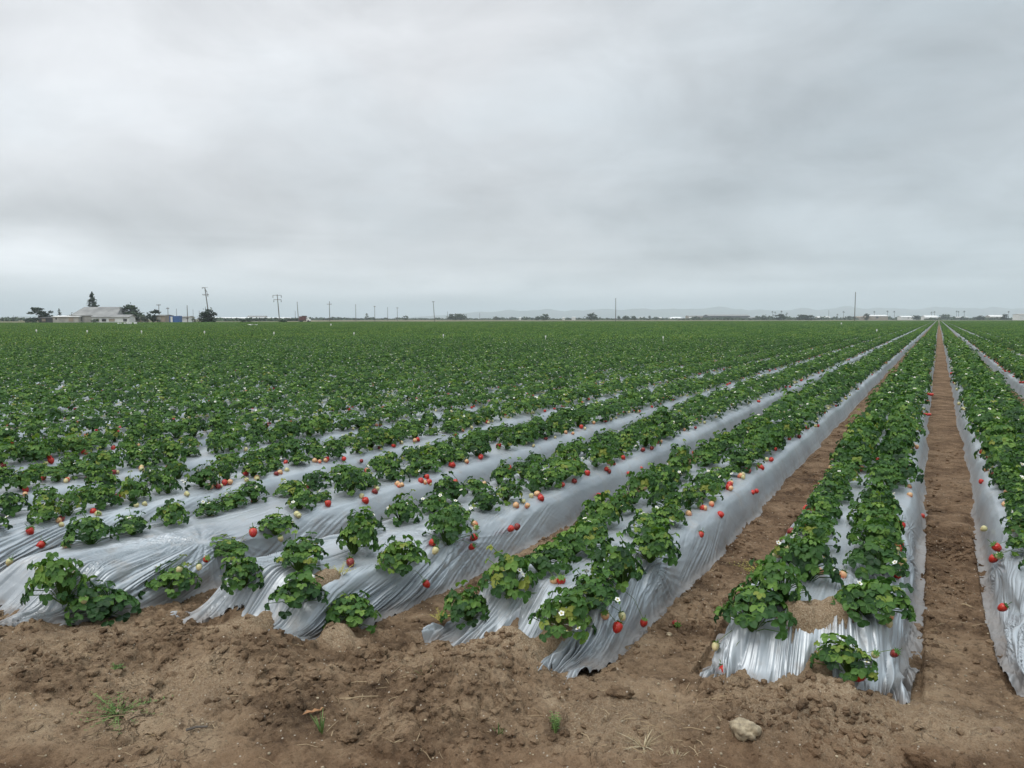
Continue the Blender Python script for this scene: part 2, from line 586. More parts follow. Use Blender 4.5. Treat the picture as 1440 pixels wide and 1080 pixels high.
# where the film of each bed ends at the headland: left and right corner, read off the ground
END_PX = {1: ((1408, 978), (1560, 1010)), -1: ((1025, 966), (1268, 986)), -2: ((640, 905), (835, 962)), -3: ((335, 892), (470, 922)), -4: ((-20, 872), (118, 893))}
ENDS = {}
for b, (l, r) in END_PX.items():
    a_, c_ = unproj(*l), unproj(*r)
    ENDS[b] = (a_.y, c_.y)
_sl = (ENDS[-1][0] - ENDS[-4][0]) / (3 * BED_W)
for b in range(-260, 60):
    if b == 0 or b in ENDS:
        continue
    y0 = ENDS[-4][0] + _sl * (bed_x(b) - bed_x(-4)) if b < 0 else ENDS[1][1] + 0.25 * (bed_x(b) - bed_x(1))
    ENDS[b] = (y0 - 0.1, y0 + 0.1)


SWEEP = {-3: -0.16, -4: -0.20, -5: -0.2, -2: -0.05, 1: 0.06}


def tail_shift(b, y):
    """the last metres of the beds curve a little to the side, and some tails are dragged over"""
    q = np.asarray(y) - float(np.mean(ENDS[b]))
    curve = 0.0 if b > 0 else -(-0.03 + 0.055 * min(-b - 1, 4)) * np.exp(-np.maximum(q, 0) / 2.2)
    return curve + SWEEP.get(b, 0.0) * np.exp(-np.maximum(q, -0.15) * 2.8)


def end_y(b, dx):
    l, r = ENDS[b]
    t = np.clip((np.asarray(dx) + 0.46) / 0.92, 0, 1)
    return l + (r - l) * t


def bed_rise(b, dx, y):
    """0 at the headland end of the bed, 1 where it has its full height"""
    q = y - end_y(b, dx)
    return sm(q, -0.02, 0.34 + 0.10 * np.sin(b * 2.3))


# field far edge: a line in camera axes (u to the side, d ahead)
def field_far(u):
    return np.interp(u, [-260, -140, -60, 20, 330, 400], [205, 225, 300, 330, 500, 520])


# ------------------------------------------------------------------ the ground
NEAR_BEDS = [1, 2, -1, -2, -3, -4, -5, -6]
# soil thrown over the film or heaped before it: picture point on top of it, height of the lie, radius, thickness
SPILLS = [((1142, 862), 0.24, 0.19, 0.058), ((1105, 875), 0.22, 0.12, 0.05), ((1185, 868), 0.23, 0.11, 0.05), ((748, 868), 0.22, 0.17, 0.055), ((700, 880), 0.19, 0.16, 0.045), ((790, 855), 0.23, 0.11, 0.07),
          ((465, 822), 0.23, 0.16, 0.09), ((478, 850), 0.20, 0.12, 0.075), ((330, 868), 0.1, 0.14, 0.05), ((360, 868), 0.1, 0.12, 0.06), ((1165, 985), 0.02, 0.16, 0.05)]
SPILL = [(unproj(p[0], p[1], z), r, h) for p, z, r, h in SPILLS]
MOUNDS = [((345, 925), 0.30, 0.10), ((420, 965), 0.35, 0.05), ((640, 965), 0.26, 0.11), ((700, 935), 0.28, 0.09), ((610, 1000), 0.4, 0.05), ((1140, 1015), 0.40, 0.06), ((120, 930), 0.45, 0.06), ((1050, 1040), 0.3, 0.04),
          ((250, 905), 0.22, 0.05), ((860, 1040), 0.4, 0.035), ((560, 935), 0.2, 0.03), ((930, 975), 0.12, -0.02), ((50, 965), 0.3, 0.03), ((1380, 1040), 0.3, 0.04)]
MOUND = [(unproj(p[0], p[1], 0.04), r, h) for p, r, h in MOUNDS]


def base_relief(x, y):
    """soil without the beds"""
    u, d = cam_ud(x, y)
    near = 1 - sm(d, 8, 16)
    z = 0.018 * fbm(x * 1.1, y * 1.1, 3, 4) * near
    for c, r, h in MOUND:
        q = ((x - c.x) ** 2 + (y - c.y) ** 2) / (r * r)
        z = z + h * np.exp(-q * 1.6)
    # berm where the film was ploughed in, and the furrow floor
    return z


def film_z(b, dx, y):
    """height of the film of bed b"""
    ds, zs = dx, prof_z(dx)
    e = bed_rise(b, dx, y)
    return zs * e + base_relief(bed_x(b) + dx, y) * (1 - 0.8 * e)


def sandiness(x, y):
    q = np.zeros_like(x)
    for c, r, h in SPILL:
        rr = np.hypot(x - c.x, y - c.y) / r * (1 + 0.4 * fbm(x * 6, y * 6, 8, 3))
        q = np.maximum(q, 1 - sm(rr, 0.55, 1.25))
    for (px, py, r) in ((660, 930, 0.3), (1150, 1005, 0.45), (90, 905, 0.4), (860, 1010, 0.3), (1320, 1010, 0.3), (240, 965, 0.35)):
        c = unproj(px, py, 0.03)
        rr = np.hypot(x - c.x, y - c.y) / r * (1 + 0.5 * fbm(x * 4, y * 4, 9, 4))
        q = np.maximum(q, 0.6 * (1 - sm(rr, 0.3, 1.3)))
    return q


def ground_z(x, y):
    x = np.asarray(x, float)
    y = np.asarray(y, float)
    u, d = cam_ud(x, y)
    z = base_relief(x, y)
    near = (1 - sm(d, 5.5, 8.0)) * (1 - sm(np.abs(u), 3.6, 4.4))
    for b in NEAR_BEDS:
        dx = x - bed_x(b) - tail_shift(b, y)
        inside = np.abs(dx) < 0.47
        z = z + np.where(np.abs(dx) < 0.6, 0.022 * np.exp(-((y - end_y(b, dx) + 0.07) / 0.06) ** 2) * np.clip(0.5 + 1.6 * fbm(x * 4, y * 4, 51, 2), 0, 1.3) * (1 - sm(np.abs(dx), 0.38, 0.6)), 0)
        e = bed_rise(b, dx, y)
        wide = 1.10 + 0.16 * np.exp(-np.maximum(y - end_y(b, dx), 0) * 2.5)
        z = np.where(inside, z * (1 - 0.8 * e) + (np.maximum(prof_z(dx * wide), 0) * e - 0.035 * sm(y - end_y(b, dx), 0.0, 0.12)) * near, z)
    under = np.zeros_like(z)
    for b in NEAR_BEDS:
        dx = x - bed_x(b) - tail_shift(b, y)
        under = np.maximum(under, (1 - sm(np.abs(dx), 0.36, 0.44)) * sm(y - end_y(b, dx), 0.02, 0.12))
    clod_m = sm(fbm(x * 1.6, y * 1.6, 21, 3), -0.05, 0.45)
    for c, r, h in MOUND:
        q = ((x - c.x) ** 2 + (y - c.y) ** 2) / (r * r * 1.3)
        clod_m = np.maximum(clod_m, np.exp(-q * 1.3) * (1.0 if h > 0.045 else 0.5))
    for c, r, h in SPILL:
        rr = np.hypot(x - c.x, y - c.y) / r * (1 + 0.35 * fbm(x * 7, y * 7, 8, 3))
        z = z + h * (1 - sm(rr, 0.25, 1.15))
        clod_m = clod_m * (1 - 0.8 * (1 - sm(rr, 0.6, 1.3)))
        under = under * (1 - 0.7 * (1 - sm(rr, 0.7, 1.2)))
    clod_m = clod_m * (1 - 0.85 * under)
    wx, wy = x + 0.02 * fbm(x * 9, y * 9, 31, 2), y + 0.02 * fbm(x * 9, y * 9, 37, 2)
    nearc = 1 - sm(d, 6.0, 9.0)
    f1, f2, cid = worley(wx * 13, wy * 13, 5)
    z = z + nearc * clod_m * (0.036 * (cid - 0.35) * sm(f2 - f1, 0.02, 0.30) - 0.016 * (1 - sm(f2 - f1, 0.0, 0.12)))
    f1, f2, cid = worley(wx * 34 + 3, wy * 34, 6)
    z = z + nearc * (1 - 0.7 * under) * (0.35 + 0.65 * clod_m) * 0.016 * (cid - 0.3) * sm(f2 - f1, 0.0, 0.35)
    z = z + nearc * (0.014 * fbm(x * 6, y * 6, 44, 3) + 0.007 * fbm(x * 30, y * 30, 45, 3))
    # faint ruts along the road edge
    z = z + nearc * (1 - sm(d, 2.7, 3.2)) * 0.010 * np.sin((d + 0.12 * fbm(u * 1.2, d, 61, 2)) * 34) * sm(fbm(u * 0.9, d * 3, 62, 2), -0.2, 0.5)
    return z


def spaced(segs):
    out = [segs[0][0]]
    for a_, b_, n_ in segs:
        out.extend(list(np.linspace(a_, b_, n_ + 1)[1:]))
    return out


gd = list(np.arange(1.6, 2.35, 0.05)) + list(np.arange(2.35, 4.9, 0.0075))
step = 0.0075
while gd[-1] < 12000:
    step = min(step * 1.022, 900)
    gd.append(gd[-1] + step)
gu = list(np.arange(-3.3, 3.3, 0.0085))
step = 0.0085
while gu[-1] < 14000:
    step = min(step * 1.10, 1500)
    gu.append(gu[-1] + step)
step = 0.0085
left = [-3.3]
while left[-1] > -14000:
    step = min(step * 1.06, 1500)
    left.append(left[-1] - step)
gu = np.array(left[:0:-1] + gu)
gd = np.array([-12000, -3000, -600, -100, -20, -6, -2, 0, 0.8, 1.2] + gd)
GU, GD = np.meshgrid(gu, gd, indexing='ij')
gx, gy = GU * cT - GD * sT, GU * sT + GD * cT
gz = np.zeros_like(gx)
msk = (GD > -3) & (GD < 20) & (np.abs(GU) < 16)
gz[msk] = ground_z(gx[msk], gy[msk])
gs = np.zeros_like(gx)
gs[msk] = sandiness(gx[msk], gy[msk])
# row direction is anti-clockwise seen from above
gf = grid_faces(len(gu), len(gd))
ground = mesh_obj('ground', np_mesh('ground', np.stack([gx.ravel(), gy.ravel(), gz.ravel()], 1), gf, [M['soil']], attr={'sandy': gs.ravel()}))
tag(ground, 'brown tilled soil of the field and its dirt headland', kind='structure')

# a pale farm road along the far edge of the field
m_, t_ = new_mat('road_dirt')
p_ = t_.n('ShaderNodeNewGeometry').outputs['Position']
finish(t_, {'Base Color': t_.ramp(t_.noise(p_, 0.05, 5, 0.6), [(0.35, (0.24, 0.20, 0.135)), (0.65, (0.36, 0.31, 0.22))]), 'Roughness': 0.95})
us = np.array([-420, -260, -140, -60, 20, 120, 330, 420, 600])
ds = field_far(us) + np.array([6, 6, 6, 7, 8, 8, 10, 10, 10])
vs, fs = [], []
for i, (u, d) in enumerate(zip(us, ds)):
    for k in (0, 14):
        vs.append((u * cT - (d + k) * sT, u * sT + (d + k) * cT, 0.004))
for i in range(len(us) - 1):
    fs.append((2 * i, 2 * i + 2, 2 * i + 3, 2 * i + 1))
tag(mesh_obj('road', np_mesh('road', vs, fs, [m_])), 'pale dirt farm road along the far edge of the field', kind='structure')

# ------------------------------------------------------------------ plastic film
ORD = ('zeroth first second third fourth fifth sixth seventh eighth ninth tenth eleventh twelfth thirteenth fourteenth fifteenth sixteenth seventeenth '
       'eighteenth nineteenth twentieth').split()
TENS = {20: 'twenty', 30: 'thirty', 40: 'forty', 50: 'fifty'}


def ordinal(n):
    if n <= 20:
        return ORD[n]
    t, r = n // 10 * 10, n % 10
    return TENS[t] + '-' + ORD[r] if r else {30: 'thirtieth', 40: 'fortieth', 50: 'fiftieth'}[t]


def bed_name(b):
    if b == -1:
        return 'first bed left of the bare furrow'
    if b == 1:
        return 'first bed right of the bare furrow'
    return f"{ordinal(abs(b))} bed {'left' if b < 0 else 'right'} of the bare furrow"


S_FAR = np.array([0, 0.03, 0.07, 0.12, 0.165, 0.205, 0.25, 0.30, 0.40, 0.5, 0.60, 0.70, 0.75, 0.795, 0.835, 0.88, 0.93, 0.97, 1.0])
# where the torn end stops short: place across the bed, width, how far back
NOTCH = {-1: [(0.08, 0.06, 0.10), (-0.40, 0.05, 0.05), (0.42, 0.05, -0.06)], -2: [(-0.06, 0.09, 0.20), (-0.30, 0.08, -0.04), (0.2, 0.04, -0.06), (0.33, 0.04, -0.10)], -3: [(-0.12, 0.09, 0.14), (0.1, 0.05, -0.05), (0.32, 0.07, -0.06)], -4: [(-0.1, 0.06, 0.08), (0.22, 0.10, -0.08)], 1: [(-0.2, 0.05, 0.06)]}


def wobble(b, y, dx):
    """the bed's own unevenness: sideways shift and lift"""
    w = 0.028 * fbm(y * 0.9, 0 * y + b * 3.3, 90, 3) + 0.014 * pnoise(y * 2.3, 0 * y + b * 1.7, 76)
    return w * np.sign(dx) * np.minimum(np.abs(dx) * 3, 1) + tail_shift(b, y)


def lift(b, y, arc):
    return 0.012 * pnoise(arc * 4, y * 1.3 + b * 7, 91) + 0.006 * pnoise(arc * 9, y * 4 + b * 5, 92)


def near_film(b, length=3.6, ns=400):
    """the film of one bed by the headland: pleated, torn and ploughed in at its end"""
    s = np.linspace(0.0, 1.0, ns)
    t = np.concatenate((np.linspace(0, 1.1, 150), 1.1 + (length - 1.1) * np.linspace(0, 1, 150)[1:] ** 1.15))
    S, T = np.meshgrid(s, t, indexing='ij')
    DX, Z0 = prof_at(S)
    arc = (S - 0.5) * ARC_L
    a0 = arc[:, 0]
    rag = 0.13 * fbm(a0 * 2.6 + b * 7.7, 0 * s + b, 70, 4) + 0.05 * pnoise(a0 * 19, 0 * s + b * 3.1, 74) + 0.025 * pnoise(a0 * 43, 0 * s + b * 2.3, 75)
    for (c_, w_, h_) in NOTCH.get(b, []):
        rag = rag + h_ * np.exp(-((DX[:, 0] - c_) / w_) ** 2)
    fade = 1 - sm(T, 1.8, length - 0.05)
    ye = end_y(b, DX) + rag[:, None] * np.exp(-T * 3.0) - 0.06 * np.exp(-T * 3.0)
    ye = ye * fade + (1 - fade) * (np.mean(ENDS[b]) + 0.0)
    Y = ye + T
    # near its end the film is drawn together
    e = bed_rise(b, DX, Y)
    X = DX * (1 - 0.15 * np.exp(-T * 2.2)) + fade * (0.03 * np.exp(-T * 2.5) * pnoise(Y * 1.7, 0 * Y + b, 72))
    X = X + wobble(b, Y, DX)
    x = bed_x(b) + X
    Z = Z0 * e + base_relief(x, Y) * (1 - 0.8 * e)
    # pleats follow the pull of the film: along the bed on top, slanting down on the sides
    side = np.tanh(arc / 0.22)
    q = arc + side * 0.42 * T + 0.045 * fbm(arc * 1.6 + b, Y * 0.8, 80, 2) + 0.018 * fbm(arc * 7 + b, Y * 0.5, 77, 2)
    w = np.exp(-np.maximum(T - 0.45, 0) * 1.25) * (0.45 + 0.55 * sm(np.abs(arc), 0.12, 0.36) + 0.45 * np.exp(-T * 2.4))
    w = w * (0.45 + 0.95 * sm(fbm(arc * 2.2 + 3 * b, Y * 1.3, 83, 2), -0.35, 0.4))
    n1, n2 = np.abs(pnoise(q * 25, Y * 0.4 + b * 9, 81)), np.abs(pnoise(q * 52 + 5, Y * 0.6 + b * 5, 82))
    p1 = 0.5 - np.clip(1 - n1 * 2.6, 0, 1) ** 1.6
    p2 = 0.4 - np.clip(1 - n2 * 2.6, 0, 1) ** 1.5
    p3 = pnoise(q * 11 + 2, Y * 0.8 + b * 4, 84)
    m1 = 0.12 + 1.2 * sm(fbm(arc * 5.5 + b * 2.7, Y * 0.7 + arc, 78, 2), -0.25, 0.45)
    m2 = 0.12 + 1.1 * sm(fbm(arc * 7.5 + b * 4.1 + 9, Y * 0.9, 79, 2), -0.2, 0.45)
    d = w * (0.030 * p1 * m1 + 0.019 * p2 * m2 + 0.022 * p3) + 0.0030 * fbm(arc * 9, Y * 4 + b, 85, 3)
    # small gathers higher up, where the film was snagged
    for (g_s, g_y, g_r) in {-2: [(0.34, 1.05, 0.34)], -1: [(0.40, 0.75, 0.26), (0.44, 1.7, 0.3), (0.42, 2.5, 0.25)], 1: [(-0.42, 0.5, 0.3), (-0.45, 1.6, 0.3)], -3: [(0.3, 1.3, 0.3)], -4: [(0.3, 0.9, 0.35)]}.get(b, []):
        ang = np.arctan2(T - g_y, arc - g_s)
        rr = np.hypot(T - g_y, arc - g_s)
        d = d + 0.016 * np.exp(-(rr / g_r) ** 2) * (1 - np.abs(pnoise(ang * 6.0 + b, rr * 2, 88)) * 2.2) * sm(rr, 0.01, 0.08)
    d = d * fade
    slope = np.clip(np.gradient(Z0[:, 0], DX[:, 0] + np.linspace(0, 1e-6, ns))[:, None] * e, -3, 3)
    nl = np.sqrt(1 + slope ** 2)
    x = x - d * slope / nl
    Z = Z + d / nl + 0.006 + lift(b, Y, arc) - 0.035 * (1 - sm(T, 0.0, 0.09))
    # hem of the sides, ragged
    hem = (np.abs(arc) > ARC_L / 2 - 0.06)
    Z = Z + np.where(hem, 0.02 * fbm(Y * 5, arc * 0 + b, 87, 3), 0) * fade
    return np.stack([x.ravel(), Y.ravel(), Z.ravel()], 1), grid_faces(ns, len(t)), float(np.mean(ENDS[b]) + length)


def far_film(b, y_start, y_end):
    s = S_FAR
    ys = [0.0]
    st = 0.06
    while y_start + ys[-1] < y_end:
        st *= 1.025
        ys.append(ys[-1] + min(st, 12))
    dx, z0 = prof_at(s)
    Y = np.repeat((y_start + np.array(ys))[None, :], len(s), 0)
    DX = np.repeat(dx[:, None], len(ys), 1)
    arc = (s - 0.5)[:, None] * ARC_L
    x = bed_x(b) + DX + wobble(b, Y, DX)
    Z = z0[:, None] + lift(b, Y, arc) + 0.006
    e = sm(Y - end_y(b, DX), -0.02, 0.35)
    Z = Z * e + (1 - e) * 0.01
    return np.stack([x.ravel(), Y.ravel(), Z.ravel()], 1), grid_faces(len(s), len(ys))


def field_end(b):
    """where the rows of bed b stop at the far side"""
    x = bed_x(b)
    y = 20.0
    while y < 620:
        u, d = cam_ud(x, y)
        if d > field_far(u):
            break
        y += 4.0
    return y


FILM_GROUP = 'silver plastic films over the beds'
FILM_LOOK = {-1: 'silver plastic film torn into two gathered flaps', -2: 'silver plastic film with twisted fan of pleats', -3: 'silver plastic film with long slanting pleats', -4: 'wide silver plastic film with slanting pleats',
             1: 'silver plastic film rising as a wrinkled side'}
for b in list(range(-30, 0)) + list(range(1, 12)):
    yl = field_end(b)
    if b in (1, -1, -2, -3, -4, -5):
        v1, f1_, ylast = near_film(b)
        v2, f2_ = far_film(b, ylast - 0.04, yl)
        v2[:, 2] -= 0.002
        vs, fs = np.concatenate([v1, v2]), np.concatenate([f1_, f2_ + len(v1)])
    else:
        vs, fs = far_film(b, min(ENDS[b]) if b < 0 else ENDS[b][0], yl)
    o = mesh_obj('plastic_film', np_mesh('plastic_film', vs, fs, [M['film']]))
    look = FILM_LOOK.get(b, 'silver plastic film mostly hidden under plants')
    tag(o, f"{look}, {bed_name(b)}", 'plastic film', FILM_GROUP)

# ------------------------------------------------------------------ strawberry plants
rng = random.Random(11)


def leaflet(mb, base, fwd, up, L, Wd, a, detail, mi=0):
    side = fwd.cross(up).normalized()
    if detail >= 2:
        ts = (0.0, 0.16, 0.32, 0.48, 0.62, 0.76, 0.89, 1.0)
        ws = (0.06, 0.31, 0.38, 0.52, 0.45, 0.52, 0.34, 0.17)
    elif detail == 1:
        ts, ws = (0.0, 0.35, 0.72, 1.0), (0.08, 0.46, 0.48, 0.12)
    else:
        ts, ws = (0.0, 0.5, 1.0), (0.15, 0.52, 0.22)
    vs, fs = [], []
    for i, (t, w) in enumerate(zip(ts, ws)):
        droop = -0.24 * t * t * L
        c = base + fwd * (t * L) + up * droop
        j = 1 + (rng.uniform(-0.1, 0.1) if detail >= 2 else 0)
        cup = (0.62 if detail >= 2 else 0.4) * w * Wd
        vs += [c - side * (w * Wd * j * 0.92) + up * cup, c, c + side * (w * Wd * j * 0.92) + up * cup]
    for i in range(len(ts) - 1):
        fs += [(3 * i, 3 * i + 1, 3 * i + 4, 3 * i + 3), (3 * i + 1, 3 * i + 2, 3 * i + 5, 3 * i + 4)]
    mb.add(vs, fs, mi, a)


def make_foliage(seed, R=0.165, H=0.215, n=34, detail=2, mb=None, off=Vector((0, 0, 0)), stalks=True):
    rng.seed(seed)
    mb = mb or MB()
    lean = Vector((rng.uniform(-0.05, 0.05), rng.uniform(-0.05, 0.05), 0))
    for i in range(n):
        fr = ((i + 0.5) / n)
        r = R * math.sqrt(fr) * rng.uniform(0.8, 1.18)
        ph = i * 2.39996 + rng.uniform(-0.35, 0.35)
        out = Vector((math.cos(ph), math.sin(ph), 0))
        zt = H * (1.0 - 0.72 * (r / R) ** 2.0) * rng.uniform(0.82, 1.15) + 0.025
        if rng.random() < 0.16:
            zt *= rng.uniform(1.2, 1.55)
        tip = off + lean * (zt / H) + out * r + Vector((0, 0, max(zt, 0.03)))
        if stalks:
            mid = off + out * (r * 0.45) + Vector((0, 0, zt * 0.75))
            mb.tube([off + out * 0.01, mid, tip], 0.0022, 3, 0, 0.72, cap=False)
        tilt = 0.25 + 0.85 * (r / R) ** 1.5 + rng.uniform(-0.3, 0.3)      # how far the blade leans outward
        up = (Vector((0, 0, 1)) * math.cos(tilt) + out * math.sin(tilt)).normalized()
        fw = (out * math.cos(tilt) - Vector((0, 0, 1)) * math.sin(tilt)).normalized()
        yaw = rng.uniform(-0.6, 0.6)
        fw = Quaternion(up, yaw) @ fw
        young = rng.random() < 0.16 * (1.4 - r / R)
        a = rng.uniform(0.72, 0.95) if young else min(max(0.42 + 0.22 * (1 - r / R) + rng.gauss(0.02, 0.18), 0.03), 0.90)
        if rng.random() < 0.015:
            a = 1.0
        L = rng.uniform(0.024, 0.040) * (0.75 if young else 1.0) * (R / 0.13) ** 0.5
        if detail == 0:
            L *= 1.2
            leaflet(mb, tip - fw * L * 0.4, fw, up, L * 1.5, L * 1.35, a, 0)
            continue
        for dy, sc in ((0.0, 1.06), (1.22, 0.98), (-1.22, 0.98)):
            f2 = Quaternion(up, dy + rng.uniform(-0.12, 0.12)) @ fw
            u2 = (up + f2 * rng.uniform(-0.18, 0.12)).normalized()
            f2 = (f2 - u2 * f2.dot(u2)).normalized()
            leaflet(mb, tip, f2, u2, L * 1.06 * sc, L * 0.90 * sc, a + rng.uniform(-0.04, 0.04), detail)
    return mb


def berry_mb(r=0.019, ln=0.043, n=12, mb=None, off=Vector((0, 0, 0)), mi=0, q=None):
    mb = mb or MB()
    prof = [(0.0, 0.50), (0.55, 0.47), (0.92, 0.34), (1.0, 0.12), (0.90, -0.12), (0.66, -0.33), (0.34, -0.46), (0.0, -0.5)]
    if n < 8:
        prof = [(0.0, 0.5), (0.9, 0.3), (0.85, -0.1), (0.0, -0.5)]
    vs, fs = [], []
    for (rr, z) in prof:
        for k in range(n):
            a = k * 2 * math.pi / n
            p = Vector((rr * r * math.cos(a), rr * r * math.sin(a), z * ln))
            vs.append((q @ p if q else p) + off)
    for i in range(len(prof) - 1):
        for k in range(n):
            fs.append((i * n + k, (i + 1) * n + k, (i + 1) * n + (k + 1) % n, i * n + (k + 1) % n))
    mb.add(vs, fs, mi)
    return mb


def calyx_mb(r=0.019, ln=0.043):
    mb = MB()
    for k in range(7):
        a = k * 2 * math.pi / 7
        o = Vector((math.cos(a), math.sin(a), 0))
        s = Vector((-math.sin(a), math.cos(a), 0))
        z = ln * 0.52
        mb.add([Vector((0, 0, z + 0.001)), o * r * 0.5 + s * r * 0.28 + Vector((0, 0, z)), o * r * 1.25 + Vector((0, 0, z + 0.002)), o * r * 0.5 - s * r * 0.28 + Vector((0, 0, z))], [(0, 3, 2, 1)], 0, 0.7)
    mb.tube([(0, 0, ln * 0.5), (0.004, 0, ln * 0.5 + 0.03)], 0.0014, 4, 0, 0.75)
    return mb


def flower_mb(mb=None, off=Vector((0, 0, 0)), q=None, r=0.014, mis=(0, 1)):
    mb = mb or MB()
    T = (lambda p: (q @ p if q else p) + off)
    for k in range(5):
        a = k * 2 * math.pi / 5
        o = Vector((math.cos(a), math.sin(a), 0))
        s = Vector((-math.sin(a), math.cos(a), 0))
        mb.add([T(o * 0.003), T(o * r * 0.65 + s * r * 0.48 + Vector((0, 0, 0.002))), T(o * r * 1.1 + Vector((0, 0, 0.003))), T(o * r * 0.65 - s * r * 0.48 + Vector((0, 0, 0.002)))], [(0, 3, 2, 1)], mis[0])
    ring = [T(Vector((math.cos(k) * 0.0042, math.sin(k) * 0.0042, 0.003))) for k in [i * math.pi / 3 for i in range(6)]]
    mb.add(ring + [T(Vector((0, 0, 0.006)))], [(i, (i + 1) % 6, 6) for i in range(6)], mis[1])
    return mb


NV = 12
FOLI = []
for k in range(NV):
    rr = random.Random(100 + k)
    FOLI.append(make_foliage(200 + k, rr.uniform(0.118, 0.148), rr.uniform(0.115, 0.165), rr.randint(62, 84), 2).mesh('foliage', [M['leaf']], True, True))
BERRY = {k: berry_mb().mesh('strawberry', [M[k]], True) for k in ('ripe', 'blush', 'pale', 'dark')}
CALYX = calyx_mb().mesh('calyx', [M['leaf']], False, True)
FLOWER = flower_mb().mesh('flower', [M['petal'], M['yolk']], False)

# full, middle and far kinds for the mass of plants
KINDS = bpy.data.collections.new('plant_kinds')
kinds_n = 0


def add_kind(mb):
    global kinds_n
    me = mb.mesh('plant_kind', [M['leaf'], M['ripe'], M['pale'], M['petal'], M['yolk']], True, True)
    o = bpy.data.objects.new(f'plant_kind_{kinds_n:03d}', me)
    KINDS.objects.link(o)
    kinds_n += 1


def dress(mb, rr, R, nb, nf, off=Vector((0, 0, 0)), side=1, big=1.0):
    for _ in range(nb):
        ph = rr.gauss(0, 0.9) + (0 if side > 0 else math.pi)
        o = Vector((math.cos(ph) * R * rr.uniform(0.95, 1.35), math.sin(ph) * R * rr.uniform(0.95, 1.3), 0.012))
        q = Euler((rr.uniform(1.2, 1.9), 0, rr.uniform(0, 6.3))).to_quaternion()
        berry_mb(0.021 * big, 0.045 * big, 6, mb, off + o, rr.choice((1, 1, 2, 2)), q)
    for _ in range(nf):
        ph, r = rr.uniform(0, 6.3), R * rr.uniform(0.3, 1.05)
        z = 0.20 * (1 - 0.5 * (r / R) ** 2)
        q = Euler((rr.uniform(-0.6, 0.6), rr.uniform(-0.6, 0.6), rr.uniform(0, 6))).to_quaternion()
        flower_mb(mb, off + Vector((math.cos(ph) * r, math.sin(ph) * r, z)), q, 0.014 * big, (3, 4))


for k in range(10):
    rr = random.Random(500 + k)
    mb = make_foliage(600 + k, 0.138, 0.150, 58, 1, stalks=False)
    dress(mb, rr, 0.125, rr.choice((0, 1, 2, 3)), rr.choice((1, 2, 3)), side=1 if k % 2 else -1)
    add_kind(mb)
N_MID = kinds_n
CH_L, CH_N = 3.04, 8
for k in range(8):
    rr = random.Random(700 + k)
    mb = MB()
    for row in (-1, 1):
        for i in range(CH_N):
            off = Vector((row * 0.18 + rr.uniform(-0.03, 0.03), -CH_L / 2 + (i + 0.5) * CH_L / CH_N + rr.uniform(-0.05, 0.05), 0))
            make_foliage(800 + k * 40 + i + row * 500, 0.150 * rr.uniform(0.75, 1.15), 0.160 * rr.uniform(0.7, 1.2), 46, 0, mb, off, False)
            dress(mb, rr, 0.15, 1 if rr.random() < 0.12 else 0, 1 if rr.random() < 0.35 else 0, off, row, 1.25)
    add_kind(mb)

def hit(px, py):
    """where the line of sight through a picture point meets film or soil"""
    r = ray(px, py)
    k = np.arange(2.0, 34.0, 0.004) / math.hypot(r.x, r.y)
    X, Y, Zr = r.x * k, r.y * k, CAM_H + r.z * k
    b = np.floor((X - BED0) / BED_W + 0.5).astype(int)
    b = np.where(b <= 0, b - 1, b)
    cx = np.where(b < 0, BED0 + (b + 1) * BED_W, BED0 + b * BED_W)
    l = np.array([ENDS.get(int(q), (3, 3))[0] for q in b])
    dx = X - cx
    top = np.maximum(prof_z(dx), 0) * sm(Y - l, 0.05, 0.4)
    i = np.argmax(top >= Zr)
    return Vector((X[i], Y[i], float(top[i])))


# --- where the plants stand: rows of each bed; the ones by the headland as the photograph has them
FRONT_PX = {(-1, 1): [(1197, 932, 1.0, 0), (1216, 866, 1.0, 3), (1240, 810, 1.05, 5)], (-1, -1): [(1052, 905, 1.22, 1), (1100, 850, 0.9, 4), (1142, 822, 1.1, 2)],
            (-2, 1): [(784, 918, 1.05, 6), (846, 868, 1.1, 7), (888, 838, 1.1, 8), (925, 800, 1.0, 9)], (-2, -1): [(650, 886, 0.92, 10), (722, 845, 1.0, 11), (768, 808, 0.85, 1), (812, 782, 1.0, 3)],
            (-3, 1): [(420, 872, 1.1, 0), (514, 846, 1.05, 2), (577, 802, 1.0, 5), (640, 772, 1.05, 6)], (-3, -1): [(346, 850, 0.9, 7), (436, 812, 1.05, 8), (512, 782, 1.05, 9)],
            (-4, 1): [(96, 842, 1.2, 4), (160, 820, 1.2, 10), (248, 796, 1.0, 11), (338, 772, 0.85, 1), (398, 752, 0.95, 2)]}
SP = 0.38
def vigour(b):
    """the beds by the bare furrow are grown thicker than those farther left"""
    return {-1: 1.05, -2: 0.95, -3: 0.88}.get(b, 1.08 if b > 0 else 0.83)


